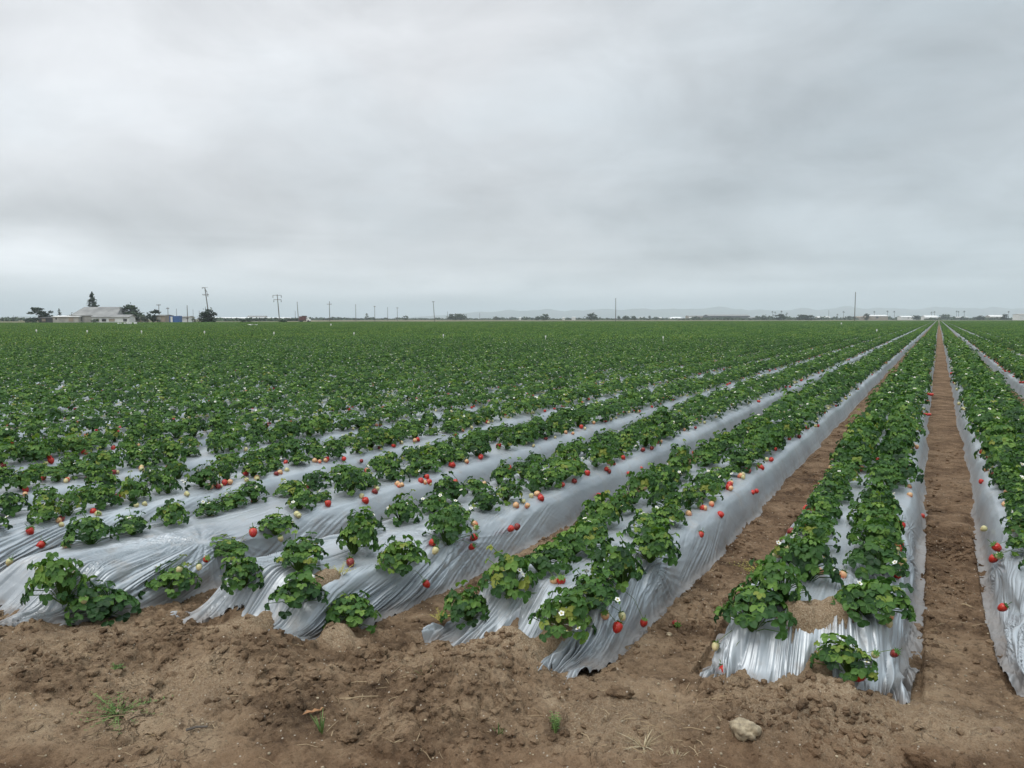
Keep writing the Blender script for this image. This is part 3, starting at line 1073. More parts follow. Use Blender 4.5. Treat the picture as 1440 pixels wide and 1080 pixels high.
plants = []            # x, y, z, scale, rot, variant, bed, row
prand = random.Random(5)
for b in list(range(-32, 0)) + list(range(1, 12)):
    for row in (-1, 1):
        xr = bed_x(b) + row * 0.18
        y = float(end_y(b, row * 0.18)) + 0.42 + prand.uniform(0, 0.2)
        for (px, py, s, va) in FRONT_PX.get((b, row), []):
            p = hit(px, py)
            x = 0.75 * p.x + 0.25 * (xr + float(tail_shift(b, p.y)))
            z = float(film_z(b, np.array(x - bed_x(b) - float(tail_shift(b, p.y))), np.array(p.y)))
            plants.append((x, p.y, max(z, 0.0), s * (1.0 if b > -4 else 0.95), prand.uniform(0, 6.28), va, b, row))
            y = p.y + SP
        while y < 60:
            gap = prand.random() < 0.015
            if not gap:
                x = xr + float(tail_shift(b, y)) + prand.gauss(0, 0.024)
                s = prand.uniform(0.76, 1.12) * vigour(b) * (1.0 + 0.24 * float(sm(math.hypot(bed_x(b), y), 5.0, 12.0)))
                if prand.random() < 0.06:
                    s *= 0.7
                plants.append((x, y + prand.gauss(0, 0.03), 0.25 * float(bed_rise(b, row * 0.18, y)), s, prand.uniform(0, 6.28), prand.randrange(NV), b, row))
            y += SP * prand.uniform(0.9, 1.1) * (0.70 if b <= -4 else 0.86)


def in_view(x, y, margin=0.0):
    u, d = cam_ud(x, y)
    return d > 0.5 and abs(u) < d * (0.667 + margin) + margin * 1.5


cand = []
for i, p in enumerate(plants):
    u, d = cam_ud(p[0], p[1])
    if d > 2.0 and abs(u) < d * 0.667 + 0.20:
        cand.append((math.hypot(u, d), i))
cand.sort()
own = set(i for _, i in cand[:296])

# berries the photograph shows on the film, for the plants that bear them
BERRY_PX = [((600, 824), 'ripe', 0.14), ((663, 770), 'ripe', 0.2), ((608, 763), 'ripe', 0.24), ((290, 787), 'ripe', 0.2), ((280, 798), 'pale', 0.18), ((252, 801), 'pale', 0.2), ((118, 844), 'pale', 0.12), ((13, 791), 'pale', 0.2),
            ((868, 884), 'ripe', 0.15), ((905, 878), 'ripe', 0.10), ((851, 868), 'blush', 0.2), ((875, 868), 'pale', 0.2), ((790, 917), 'dark', 0.12), ((800, 908), 'pale', 0.14), ((789, 818), 'ripe', 0.25), ((716, 840), 'pale', 0.22), ((779, 819), 'blush', 0.25),
            ((1019, 945), 'ripe', 0.05), ((1006, 911), 'pale', 0.10), ((1031, 917), 'pale', 0.10), ((1113, 848), 'dark', 0.24), ((1196, 856), 'ripe', 0.24), ((1206, 953), 'ripe', 0.09), ((1257, 921), 'dark', 0.14), ((1230, 922), 'pale', 0.14), ((1250, 868), 'blush', 0.2), ((1250, 878), 'pale', 0.2),
            ((1153, 805), 'blush', 0.25), ((1184, 810), 'blush', 0.26), ((1267, 739), 'ripe', 0.2), ((1260, 733), 'ripe', 0.22), ((1262, 750), 'pale', 0.2),
            ((1409, 855), 'ripe', 0.18), ((1434, 858), 'blush', 0.22), ((1429, 930), 'blush', 0.15), ((1430, 944), 'ripe', 0.14), ((1396, 786), 'ripe', 0.2), ((1402, 770), 'ripe', 0.22), ((1405, 782), 'pale', 0.22), ((1383, 743), 'pale', 0.2),
            ((666, 756), 'ripe', 0.24), ((612, 775), 'pale', 0.18), ((718, 744), 'ripe', 0.2), ((727, 741), 'dark', 0.2), ((395, 758), 'pale', 0.2), ((356, 749), 'ripe', 0.24), ((493, 792), 'dark', 0.2), ((540, 785), 'pale', 0.24),
            ((165, 698), 'ripe', 0.25), ((172, 696), 'blush', 0.25), ((126, 670), 'ripe', 0.25), ((219, 678), 'ripe', 0.25), ((346, 664), 'ripe', 0.25), ((236, 655), 'ripe', 0.25), ((25, 675), 'dark', 0.25), ((296, 722), 'pale', 0.24), ((585, 663), 'ripe', 0.25), ((632, 684), 'ripe', 0.2), ((641, 677), 'ripe', 0.2), ((716, 657), 'ripe', 0.2),
            ((842, 697), 'ripe', 0.2), ((901, 658), 'ripe', 0.2), ((884, 665), 'ripe', 0.2), ((974, 635), 'ripe', 0.2), ((1002, 686), 'ripe', 0.24), ((985, 752), 'ripe', 0.25), ((925, 752), 'blush', 0.25), ((1058, 692), 'ripe', 0.22), ((1063, 690), 'ripe', 0.22)]
bears = {}
for (px, py), kind, zg in BERRY_PX:
    p = hit(px, py + 4) + Vector((0, 0, 0.016))
    best = min(own, key=lambda i: (plants[i][0] - p.x) ** 2 + (plants[i][1] - p.y) ** 2)
    if math.hypot(plants[best][0] - p.x, plants[best][1] - p.y) > 0.5:
        continue
    bears.setdefault(best, []).append((p, kind))

# ordinal along each row
order = {}
for i in own:
    order.setdefault((plants[i][6], plants[i][7]), []).append((plants[i][1], i))
rank = {}
for k, lst in order.items():
    for n_, (_, i) in enumerate(sorted(lst)):
        rank[i] = n_ + 1

PLANT_GROUP = 'strawberry plants in rows on silver beds'
brand = random.Random(77)
n_fine = 0
stalk_cache = {}


def stalk_mesh(v):
    mb = MB()
    L = v.length
    mid = v * 0.55 + Vector((0, 0, 0.035))
    mb.tube([Vector((0, 0, 0)), mid, v], 0.0016, 3, cap=False)
    return mb.mesh('fruit_stalk', [M['stalk']], True)


for i in sorted(own):
    x, y, z, s, rot, va, b, row = plants[i]
    u, d = cam_ud(x, y)
    e = empty('strawberry_plant', (x, y, z), rot)
    f = mesh_obj('foliage', FOLI[va % NV], e)
    q_ = random.Random(i * 31 + 7)
    f.scale = (s * q_.uniform(0.86, 1.18), s * q_.uniform(0.86, 1.18), s * q_.uniform(0.80, 1.20))
    fine = d < 5.2
    berries = []
    inv = Matrix.Rotation(-rot, 3, 'Z')
    for p, kind in bears.get(i, []):
        berries.append((p, kind))
    if not berries or d > 5.5:
        ncl = brand.choice((1, 1, 1, 2)) if d < 7.5 else brand.choice((0, 1, 1))
        if row == -1 and b < -1:
            ncl = max(0, ncl - 1)
        for _ in range(ncl):
            side = row if brand.random() < 0.85 else -row
            cx, cy = x + side * brand.uniform(0.09, 0.14), y + brand.uniform(-0.14, 0.08)
            if cy < ENDS[b][1] + 0.28:
                continue
            lead = brand.choice(('ripe', 'ripe', 'pale', 'blush', 'dark'))
            for q_ in range(brand.choice((1, 2, 2, 3)) if d < 7.5 else brand.choice((1, 1, 2))):
                bx, by = cx + brand.gauss(0, 0.022), cy + brand.gauss(0, 0.028)
                bz = float(film_z(b, np.array(bx - bed_x(b) - float(tail_shift(b, by))), np.array(by)))
                berries.append((Vector((bx, by, bz + 0.02)), lead if q_ == 0 else brand.choice(('pale', 'pale', 'ripe', 'blush'))))
    for p, kind in berries:
        v = inv @ (p - Vector((x, y, z)))
        o = mesh_obj('strawberry', BERRY[kind], e)
        o.location = v
        k = brand.uniform(0.95, 1.3) * (1.12 if kind == 'ripe' else 0.88 if kind == 'pale' else 1.0)
        o.scale = (k, k, k)
        o.rotation_euler = (brand.uniform(-0.9, 0.9), brand.uniform(-0.9, 0.9), brand.uniform(0, 6))
        if fine:
            mesh_obj('calyx', CALYX, o)
            if v.length < 0.33:
                mesh_obj('fruit_stalk', stalk_mesh(v + Vector((0, 0, 0.02))), e)
    nf = brand.choice((1, 2, 2, 3, 4)) if d < 6.5 else brand.choice((0, 1, 1, 2))
    if (b, row) == (-2, 1) and rank[i] == 1:
        nf = 9
    for _ in range(nf):
        r, ph = 0.13 * s * brand.uniform(0.35, 1.05), brand.uniform(0, 6.28)
        o = mesh_obj('flower', FLOWER, e)
        o.location = (math.cos(ph) * r, math.sin(ph) * r, 0.155 * s * (1 - 0.6 * (r / (0.13 * s)) ** 2) + 0.02)
        if nf == 9:
            w_ = inv @ Vector((brand.uniform(0.03, 0.16), brand.uniform(-0.14, 0.02), brand.uniform(0.10, 0.19)))
            o.location = w_
        o.rotation_euler = (brand.uniform(-0.8, 0.8), brand.uniform(-0.8, 0.8), brand.uniform(0, 6))
    where = f"{ordinal(rank[i])} in {'right' if row > 0 else 'left'} row of {bed_name(b)}"
    look = 'bushy' if s > 1.12 else 'small' if s < 0.85 else 'leafy'
    fruit = ''
    tag(e, f"{look} strawberry plant {where}", 'strawberry plant', PLANT_GROUP)

# --- all the others: one mass
pts, var, rots, scl = [], [], [], []
for i, p in enumerate(plants):
    if i in own:
        continue
    x, y, z, s, rot, va, b, row = p
    u, d = cam_ud(x, y)
    if not in_view(x, y, 0.12) or d > 46:
        continue
    pts.append((x, y, z))
    var.append(va % N_MID)
    rots.append((0, 0, rot))
    q_ = random.Random(i)
    scl.append((s * q_.uniform(0.88, 1.2), s * q_.uniform(0.88, 1.2), s * q_.uniform(0.8, 1.2)))
crand = random.Random(9)
for b in range(-255, 58):
    if b == 0:
        continue
    x = bed_x(b)
    y0 = float(ENDS[b][1])
    yl = field_end(b)
    y = 20.0 - (b % 7) * 0.3
    # beds farther off to the side than the individually planted ones are chunks from their start
    inner = -32 <= b < 12
    if not inner:
        y = y0 + 1.0
    while y < yl:
        u, d = cam_ud(x, y)
        if in_view(x, y, 0.06) and d > 1 and not (inner and d <= 46 and y < 60):
            pts.append((x + crand.gauss(0, 0.015), y, 0.25 + crand.gauss(0, 0.012)))
            var.append(N_MID + crand.randrange(8))
            rots.append((0, 0, math.pi * crand.randrange(2)))
            q = crand.uniform(0.92, 1.12)
            scl.append((1.04, 1.0, q))
        y += CH_L
me = bpy.data.meshes.new('strawberry_plants')
me.vertices.add(len(pts))
me.vertices.foreach_set('co', np.array(pts, np.float32).ravel())
a = me.attributes.new('variant', 'INT', 'POINT')
a.data.foreach_set('value', np.array(var, np.int32))
a = me.attributes.new('turn', 'FLOAT_VECTOR', 'POINT')
a.data.foreach_set('vector', np.array(rots, np.float32).ravel())
a = me.attributes.new('size', 'FLOAT_VECTOR', 'POINT')
a.data.foreach_set('vector', np.array(scl, np.float32).ravel())
mass = mesh_obj('strawberry_plants', me)
tag(mass, 'dense green strawberry plants filling the field to its far edge', kind='stuff')
ng = bpy.data.node_groups.new('plant_rows', 'GeometryNodeTree')
ng.interface.new_socket('Geometry', in_out='INPUT', socket_type='NodeSocketGeometry')
ng.interface.new_socket('Geometry', in_out='OUTPUT', socket_type='NodeSocketGeometry')
gi, go = ng.nodes.new('NodeGroupInput'), ng.nodes.new('NodeGroupOutput')
iop = ng.nodes.new('GeometryNodeInstanceOnPoints')
ci = ng.nodes.new('GeometryNodeCollectionInfo')
ci.inputs['Collection'].default_value = KINDS
ci.inputs['Separate Children'].default_value = True
ci.inputs['Reset Children'].default_value = True


def named(name, kind):
    n = ng.nodes.new('GeometryNodeInputNamedAttribute')
    n.data_type = kind
    n.inputs['Name'].default_value = name
    return n.outputs['Attribute']


iop.inputs['Pick Instance'].default_value = True
ng.links.new(gi.outputs[0], iop.inputs['Points'])
ng.links.new(ci.outputs[0], iop.inputs['Instance'])
ng.links.new(named('variant', 'INT'), iop.inputs['Instance Index'])
ng.links.new(named('turn', 'FLOAT_VECTOR'), iop.inputs['Rotation'])
ng.links.new(named('size', 'FLOAT_VECTOR'), iop.inputs['Scale'])
ng.links.new(iop.outputs[0], go.inputs[0])
md = mass.modifiers.new('plant_rows', 'NODES')
md.node_group = ng
print('individual plants', len(own), 'mass points', len(pts), 'max rank', max(rank.values()))

#@@DETAILS
# ------------------------------------------------------------------ loose soil, pebbles, straw
drng = np.random.default_rng(3)


def ico(level=1):
    import bmesh
    bm = bmesh.new()
    bmesh.ops.create_icosphere(bm, subdivisions=level, radius=1.0)
    v = np.array([q.co[:] for q in bm.verts])
    f = np.array([[q.index for q in p.verts] for p in bm.faces])
    bm.free()
    return v, f


def lumps(name, xy, size, flat, mat, rough=0.35, level=2, sink=0.25):
    v0, f0 = ico(level)
    vs, fs = [], []
    z = ground_z(xy[:, 0], xy[:, 1])
    for i, (x, y) in enumerate(xy):
        a = drng.uniform(0, 6.28)
        n = v0 * (1 + rough * fbm(v0[:, 0] * 1.3 + i * 3.7, v0[:, 1] * 1.3 + v0[:, 2] * 1.7 + i, 400, 2)[:, None])
        n = n * (size[i] * np.array([drng.uniform(0.8, 1.3), drng.uniform(0.7, 1.0), flat * drng.uniform(0.7, 1.2)]))
        c, s = math.cos(a), math.sin(a)
        p = np.stack([n[:, 0] * c - n[:, 1] * s + x, n[:, 0] * s + n[:, 1] * c + y, n[:, 2] + z[i] + size[i] * flat * (0.5 - sink)], 1)
        vs.append(p)
        fs.append(f0 + len(v0) * i)
    return mesh_obj(name, np_mesh(name, np.concatenate(vs), np.concatenate(fs), [mat], False))


def scatter(n, box=(-3.3, 3.3, 2.45, 6.0), seed=1, dens=None):
    g = np.random.default_rng(seed)
    out = []
    while len(out) < n:
        u, d = g.uniform(box[0], box[1], 4000), g.uniform(box[2], box[3], 4000)
        x, y = u * cT - d * sT, u * sT + d * cT
        ok = np.ones(len(x), bool)
        for b in NEAR_BEDS:
            dx = x - bed_x(b) - tail_shift(b, y)
            ok &= ~((np.abs(dx) < 0.47) & (y > end_y(b, dx) - 0.04))
        pr = dens(x, y) if dens else np.ones(len(x))
        ok &= g.random(len(x)) < pr
        out.extend(zip(x[ok], y[ok]))
    return np.array(out[:n])


def clod_density(x, y):
    q = sm(fbm(x * 1.7, y * 1.7, 21, 3), 0.0, 0.6) * 0.45 + 0.04
    for c, r, h in MOUND:
        if h > 0.045:
            q = np.maximum(q, 0.75 * np.exp(-(((x - c.x) ** 2 + (y - c.y) ** 2) / (r * r)) * 2.2))
    return np.clip(q, 0, 1)


xy = scatter(6500, seed=4, dens=clod_density)
sz = 0.0035 + 0.022 * drng.random(len(xy)) ** 4.0
tag(lumps('soil_clods', xy, sz, 0.75, M['soil'], 0.5, 1), 'crumbled soil clods strewn over the headland and furrows', kind='stuff')
def furrow_density(x, y):
    return 0.15 + 0.85 * sm(fbm(x * 2.2, y * 2.2, 23, 3), -0.1, 0.6)


xy = scatter(1500, box=(-0.5, 5.5, 4.2, 14.0), seed=12, dens=furrow_density)
xy = xy[(xy[:, 0] < 0.3) & (xy[:, 0] > -1.5)]
sz = 0.006 + 0.024 * drng.random(len(xy)) ** 3.0
tag(lumps('furrow_clods', xy, sz, 0.6, M['soil'], 0.5, 1), 'crumbled soil clods lying along the bare furrows', kind='stuff')
xy = scatter(900, seed=6)
sz = 0.002 + 0.0060 * drng.random(len(xy)) ** 2.5
tag(lumps('pebbles', xy, sz, 0.7, M['stone'], 0.3, 1), 'tiny pale pebbles strewn over the dirt', kind='stuff')


def straw_density(x, y):
    c1, c2, c3 = unproj(925, 1035), unproj(600, 1000), unproj(120, 1000)
    q = 0.05 + 0.9 * np.exp(-((x - c1.x) ** 2 + (y - c1.y) ** 2) / 0.09)
    q = q + 0.35 * np.exp(-((x - c2.x) ** 2 + (y - c2.y) ** 2) / 0.12) + 0.2 * np.exp(-((x - c3.x) ** 2 + (y - c3.y) ** 2) / 0.2)
    return np.clip(q, 0, 1)


xy = scatter(420, seed=8, dens=straw_density)
mb = MB()
zz_ = ground_z(xy[:, 0], xy[:, 1])
for (x, y), z in zip(xy, zz_):
    a, L = drng.uniform(0, 6.28), drng.uniform(0.015, 0.085)
    e_ = Vector((math.cos(a) * L / 2, math.sin(a) * L / 2, drng.uniform(-0.008, 0.012)))
    k = Vector((drng.uniform(-1, 1), drng.uniform(-1, 1), 0.6)) * L * 0.1
    p = Vector((x, y, z + 0.007))
    mb.tube([p - e_, p + k, p + e_], drng.uniform(0.0007, 0.0017), 3)
tag(mb.build('straw', M['straw']), 'dry straw and root bits scattered on the dirt', kind='stuff')


# ------------------------------------------------------------------ single things on the dirt
def on_ground(px, py, it=4):
    p = unproj(px, py, 0.03)
    for _ in range(it):
        z = float(ground_z(np.array([p.x]), np.array([p.y]))[0])
        p = unproj(px, py, z)
    return p


def stone(px, py, r, flat, mat, label, seed, cat='stone', name='stone'):
    p = on_ground(px, py)
    v, f = ico(4)
    s = seed * 11.3
    n = v * (1 + 0.30 * fbm(v[:, 0] * 1.1 + s, v[:, 1] * 1.1 + v[:, 2] * 0.9, 410, 3)[:, None] + 0.11 * fbm(v[:, 0] * 5 + s, v[:, 1] * 5 + v[:, 2] * 4, 411, 4)[:, None])
    n = n * np.array([r, r * 0.85, r * flat])
    o = mesh_obj(name, np_mesh(name, n, f, [mat], True))
    o.location = p + Vector((0, 0, r * flat * 0.25))
    tag(o, label, cat)


stone(1046, 1030, 0.052, 0.75, M['stone'], 'pale crusty stone lying on the dirt headland', 1)
stone(1404, 1030, 0.022, 0.7, M['greystone'], 'small round brown stone on dirt near the right bed', 2)
stone(1306, 1072, 0.075, 0.55, M['soil'], 'rounded half-buried soil lump in a dark hollow', 3, 'soil clod', 'soil_clod')
stone(490, 1036, 0.042, 0.5, M['soil'], 'dark crumbly soil clod below the grass tuft', 4, 'soil clod', 'soil_clod')
stone(1290, 884, 0.030, 0.7, M['greystone'], 'brown lump of earth in the bare furrow by a film edge', 5, 'soil clod', 'soil_clod')
stone(872, 976, 0.055, 0.45, M['soil'], 'dark clump of earth beside a pointed film tail', 6, 'soil clod', 'soil_clod')
stone(395, 950, 0.050, 0.6, M['soil'], 'big dry soil clod on the dark crumbled mound', 7, 'soil clod', 'soil_clod')
stone(941, 893, 0.014, 0.8, M['stone'], 'little pale stone beside the squashed dark berry', 8)
stone(583, 954, 0.014, 0.7, M['stone'], 'little pale stone on the cracked mound', 9)

p = on_ground(950, 880)
e = empty('fallen_strawberry', p + Vector((0, 0, 0.014)))
tag(e, 'dark rotting strawberry lying loose in a brown furrow', 'strawberry')
o = mesh_obj('fruit_body', BERRY['dark'], e)
o.rotation_euler = (1.4, 0.3, 0.6)
o.scale = (1.15, 0.85, 1.2)
o2 = mesh_obj('calyx', CALYX, o)

# the cut end of a drip hose under the first film
p = on_ground(1098, 972)
mb = MB()
n_ = 14
ax = Vector((0.25, -0.93, 0.25)).normalized()
x_ = ax.orthogonal().normalized()
y_ = ax.cross(x_)
ringz = []
for (rr, aa) in ((0.011, -0.05), (0.013, 0.0), (0.013, 0.012), (0.0095, 0.012), (0.009, -0.045)):
    ringz.append([x_ * math.cos(k * 6.2832 / n_) * rr + y_ * math.sin(k * 6.2832 / n_) * rr * 0.75 + ax * aa for k in range(n_)])
vs = [q for r in ringz for q in r]
fs = [(i * n_ + k, i * n_ + (k + 1) % n_, (i + 1) * n_ + (k + 1) % n_, (i + 1) * n_ + k) for i in range(4) for k in range(n_)]
mb.add(vs, fs)
o = mb.build('hose_end', plain('tan_hose', (0.33, 0.23, 0.14), 0.6, 0.2, 30), smooth=True)
o.location = p + Vector((0, 0, 0.018))
tag(o, 'tan cut hose end poking out under the gathered film', 'hose')

# dried leaf
mb = MB()
for k in range(3):
    mb.add([Vector((k * 0.03, 0, 0)), Vector((k * 0.03 + 0.02, 0.012, 0.012)), Vector((k * 0.03 + 0.045, 0.004, 0.004)), Vector((k * 0.03 + 0.022, -0.010, 0.010)), Vector((k * 0.03 + 0.022, 0.001, 0.003))],
           [(0, 4, 1), (1, 4, 2), (2, 4, 3), (3, 4, 0)])
o = mb.build('dry_leaf', plain('dead_leaf', (0.33, 0.17, 0.075), 0.7, 0.3, 40))
o.location = on_ground(425, 1008) + Vector((0, 0, 0.008))
o.rotation_euler = (0, 0, 0.9)
tag(o, 'curled brown dead leaf on the dirt headland', 'leaf')
# sticks
for (a_, b_, lab, r) in (((118, 1018), (205, 1006), 'long thin pale stalk lying under the green weed', 0.0022), ((486, 987), (532, 982), 'short pale straw stick lying between two soil mounds', 0.0028), ((262, 1030), (292, 1025), 'short dark grey stick lying on reddish dirt', 0.006), ((1352, 852), (1366, 856), 'flat pale splinter of wood in the bare furrow', 0.005)):
    p, q = on_ground(*a_) + Vector((0, 0, 0.010)), on_ground(*b_) + Vector((0, 0, 0.010))
    mb = MB()
    mid = (p + q) / 2 + Vector((0.006, 0.012, 0.006))
    mb.tube([Vector((0, 0, 0)), (p * 0.6 + q * 0.4 - p) + Vector((0, 0.006, 0.004)), q - p], [r, r * 0.9, r * 0.6], 5)
    o = mb.build('stick', plain('grey_stick', (0.10, 0.085, 0.07), 0.8, 0.2, 20) if r == 0.006 else M['straw'])
    o.location = p
    tag(o, lab, 'stick')


weed_c = leafy('weed_green', (0.05, 0.10, 0.025), (0.16, 0.24, 0.07), 20, 0.6)


def weed(px, py, n, h, spread, label, mat, seed, leafy_=False, curl=0.5):
    rr = random.Random(seed)
    mb = MB()
    for _ in range(n):
        ph, L = rr.uniform(0, 6.28), h * rr.uniform(0.55, 1.1)
        out = Vector((math.cos(ph), math.sin(ph), 0))
        lean = rr.uniform(0.1, 1.0) * spread
        b0 = out * rr.uniform(0, 0.012)
        pts = [b0 + out * (lean * L * t + curl * L * lean * t * t) + Vector((0, 0, L * (t - 0.35 * lean * t * t))) for t in (0, 0.35, 0.7, 1.0)]
        w = rr.uniform(0.0015, 0.003)
        sd = Vector((-out.y, out.x, 0))
        vs = []
        for t, q in zip((1, 0.9, 0.6, 0.1), pts):
            vs += [q - sd * w * t, q + sd * w * t]
        mb.add(vs, [(0, 1, 3, 2), (2, 3, 5, 4), (4, 5, 7, 6)], 0, rr.random())
        if leafy_:
            for t in (0.3, 0.5, 0.7, 0.85, 1.0):
                k = min(int(t * 3), 2)
                c = pts[k].lerp(pts[k + 1], t * 3 - k)
                for sg in (-1, 1):
                    dv = (sd * sg + out * 0.4 + Vector((0, 0, rr.uniform(0, 0.5)))).normalized()
                    l_ = rr.uniform(0.008, 0.014)
                    n2 = dv.cross(Vector((0, 0, 1))).normalized() * 0.003
                    mb.add([c, c + dv * l_ * 0.5 + n2, c + dv * l_, c + dv * l_ * 0.5 - n2], [(0, 1, 2, 3)], 0, rr.random())
    o = mb.build('weed', mat, smooth=False, attr=True)
    o.location = on_ground(px, py) - Vector((0, 0, 0.003))
    tag(o, label, 'weed')


weed(165, 1006, 40, 0.075, 1.6, 'sprawling green weed with dry stems on reddish dirt', weed_c, 1, True, 0.8)
weed(452, 1030, 16, 0.075, 0.7, 'pale green grass tuft beside the dead leaf', weed_c, 2)
weed(781, 1030, 12, 0.075, 0.45, 'upright feathery green weed on the headland', weed_c, 3, True, 0.2)
weed(702, 1034, 12, 0.05, 0.6, 'faint sparse grass tuft beside the feathery weed', weed_c, 4)
weed(596, 948, 10, 0.035, 0.8, 'tiny grey-green sprout on the dark clods', weed_c, 5)
weed(165, 942, 14, 0.03, 1.0, 'tiny green sprout in the dirt below a wide film', weed_c, 6, True)
weed(1313, 1078, 8, 0.04, 0.8, 'small dark green sprout on the half-buried lump', weed_c, 7)
straw_c = leafy('bleached_stubble', (0.30, 0.24, 0.14), (0.55, 0.48, 0.33), 20, 0.8)
weed(950, 1070, 18, 0.05, 0.8, 'bleached dry grass stubble at the edge of the dirt', straw_c, 8)
weed(905, 1050, 22, 0.05, 1.6, 'flattened dry grass clump on the headland', straw_c, 9, False, 0.9)
yel = leafy('yellowing_leaf', (0.25, 0.24, 0.05), (0.45, 0.40, 0.08), 20, 0.6)
weed(620, 874, 14, 0.06, 1.2, 'yellowing weed beside the small plant at the film end', yel, 10, True)
weed(1070, 812, 26, 0.12, 1.3, 'yellow-green straggling weed between bed and furrow', yel, 11, True)
weed(478, 812, 20, 0.07, 1.2, 'yellow-green weed in the narrow gap between two films', yel, 12, True)

# ------------------------------------------------------------------ white marker stakes among the plants
mk = plain('white_marker', (0.80, 0.80, 0.76), 0.6, 0.05, 9)
MARK = [(55, 464.5, 'left-most'), (126, 465.5, ''), (202, 466, ''), (290, 466.5, ''), (387, 468, ''), (467, 456.5, ''), (499, 468.5, ''), (624, 471, ''), (767, 473, ''), (931.5, 474, ''), (1180, 455, ''), (1230, 464, '')]
mlab = ['white stake among plants in front of low dark shed', 'white stake among plants in front of the big grey barn', 'white stake among plants right of the stacked white boxes', 'white stake among plants below the tall leaning pole', 'white stake among plants below the twin-armed pole',
        'small far stake among plants below thin cross-armed pole', 'white stake among plants below a bare thin pole', 'white stake among plants below the leaning pole beside trees', 'white stake among plants below a round dark tree', 'white stake among plants below the white dome tent',
        'small white stake far off beside tall lone pole', 'small white stake among plants near first bare rows']
for (px, py, _), lab in zip(MARK, mlab):
    d = (CAM_H - 0.62) * F_PX / (py - HZ)
    q = at_depth(px, d)
    s = max(d * 1.5 / F_PX, 0.05)
    mb = MB()
    mb.tube([(0, 0, 0), (0, 0, 0.62)], 0.012, 5)
    mb.box((0, 0, 0.62), (s * 1.2, 0.03, s * 1.8), 0, TH, 0.85)
    o = mb.build('marker_stake', mk)
    o.location = q
    tag(o, lab, 'marker stake', 'white stakes standing among the plants')

# ------------------------------------------------------------------ far things: colours
bark = plain('bark', (0.09, 0.07, 0.055), 0.9, 0.3, 2)
green1 = leafy('tree_green', (0.022, 0.042, 0.020), (0.060, 0.095, 0.042), 0.8)
green2 = leafy('conifer_green', (0.015, 0.030, 0.018), (0.040, 0.065, 0.032), 0.8)
green3 = leafy('grey_green', (0.05, 0.07, 0.045), (0.11, 0.14, 0.085), 0.8)
wood_pole = plain('pole_wood', (0.13, 0.115, 0.10), 0.85, 0.2, 1)
white = plain('white_paint', (0.72, 0.72, 0.70), 0.7, 0.10, 0.4)
offw = plain('weathered_white', (0.38, 0.365, 0.33), 0.8, 0.30, 0.35)
greyroof = plain('grey_metal_roof', (0.23, 0.23, 0.22), 0.6, 0.35, 0.25)
darkw = plain('dark_wall', (0.05, 0.05, 0.05), 0.8, 0.3, 0.5)
tan = plain('tan_wall', (0.33, 0.27, 0.21), 0.8, 0.15, 0.4)
bluep = plain('blue_paint', (0.035, 0.11, 0.30), 0.5, 0.15, 0.5)
poly = plain('white_poly_sheet', (0.80, 0.81, 0.80), 0.5, 0.05, 0.2)
tyre = plain('tyre', (0.02, 0.02, 0.02), 0.8, 0.1, 3)
glassd = plain('dark_glass', (0.02, 0.025, 0.03), 0.15, 0.1, 1)
maroon = plain('maroon_bed', (0.12, 0.045, 0.045), 0.6, 0.2, 1)


def tree_crown(rr, w, h, z0, kind, mb, nl):
    """leaf clumps through the volume of a crown w wide and h high starting at z0"""
    blobs = []
    if kind == 'cone':
        for i in range(16):
            t = i / 15
            r = w / 2 * (1 - t) ** 0.8 * (0.75 + 0.25 * math.sin(i * 2.1)) + 0.10 * w * (1 - t)
            for j in range(max(2, int(5 * (1 - t)))):
                ph = rr.uniform(0, 6.28)
                blobs.append((Vector((math.cos(ph) * r * 0.62, math.sin(ph) * r * 0.62, z0 + h * t + rr.uniform(-0.02, 0.02) * h)), Vector((r * 0.5 + 0.03 * w, r * 0.5 + 0.03 * w, h * 0.045))))
    elif kind == 'ragged':
        for i in range(18):
            t = rr.random()
            ph = rr.uniform(0, 6.28)
            r = w / 2 * rr.uniform(0.2, 0.95) * (1 - 0.35 * t)
            blobs.append((Vector((math.cos(ph) * r, math.sin(ph) * r, z0 + h * (0.1 + 0.85 * t))), Vector((w * 0.13, w * 0.13, h * 0.09)) * rr.uniform(0.7, 1.3)))
    else:
        for i in range(20):
            ph, t = rr.uniform(0, 6.28), rr.uniform(0.08, 0.9)
            r = w / 2 * math.sin(math.pi * (0.15 + 0.75 * t)) * rr.uniform(0.25, 0.8)
            blobs.append((Vector((math.cos(ph) * r, math.sin(ph) * r, z0 + h * t)), Vector((w * 0.19, w * 0.19, h * 0.14)) * rr.uniform(0.7, 1.25)))
    for k in range(nl):
        c, s = rr.choice(blobs)
        g = Vector((rr.gauss(0, 0.55), rr.gauss(0, 0.55), rr.gauss(0, 0.55)))
        p = c + Vector((g.x * s.x, g.y * s.y, g.z * s.z))
        L = w * rr.uniform(0.05, 0.10)
        a = Vector((rr.gauss(0, 1), rr.gauss(0, 1), rr.gauss(0, 0.6))).normalized()
        b = a.orthogonal().normalized()
        b = Quaternion(a, rr.uniform(0, 6.28)) @ b
        if kind == 'cone':
            a = Vector((p.x, p.y, -0.35 * abs(p.x) - 0.1)).normalized() if p.xy.length > 0.01 else a
            b = a.orthogonal().normalized()
        mb.add([p - a * L, p + b * L * 0.45, p + a * L, p - b * L * 0.45], [(0, 1, 2, 3)], 0, rr.random())


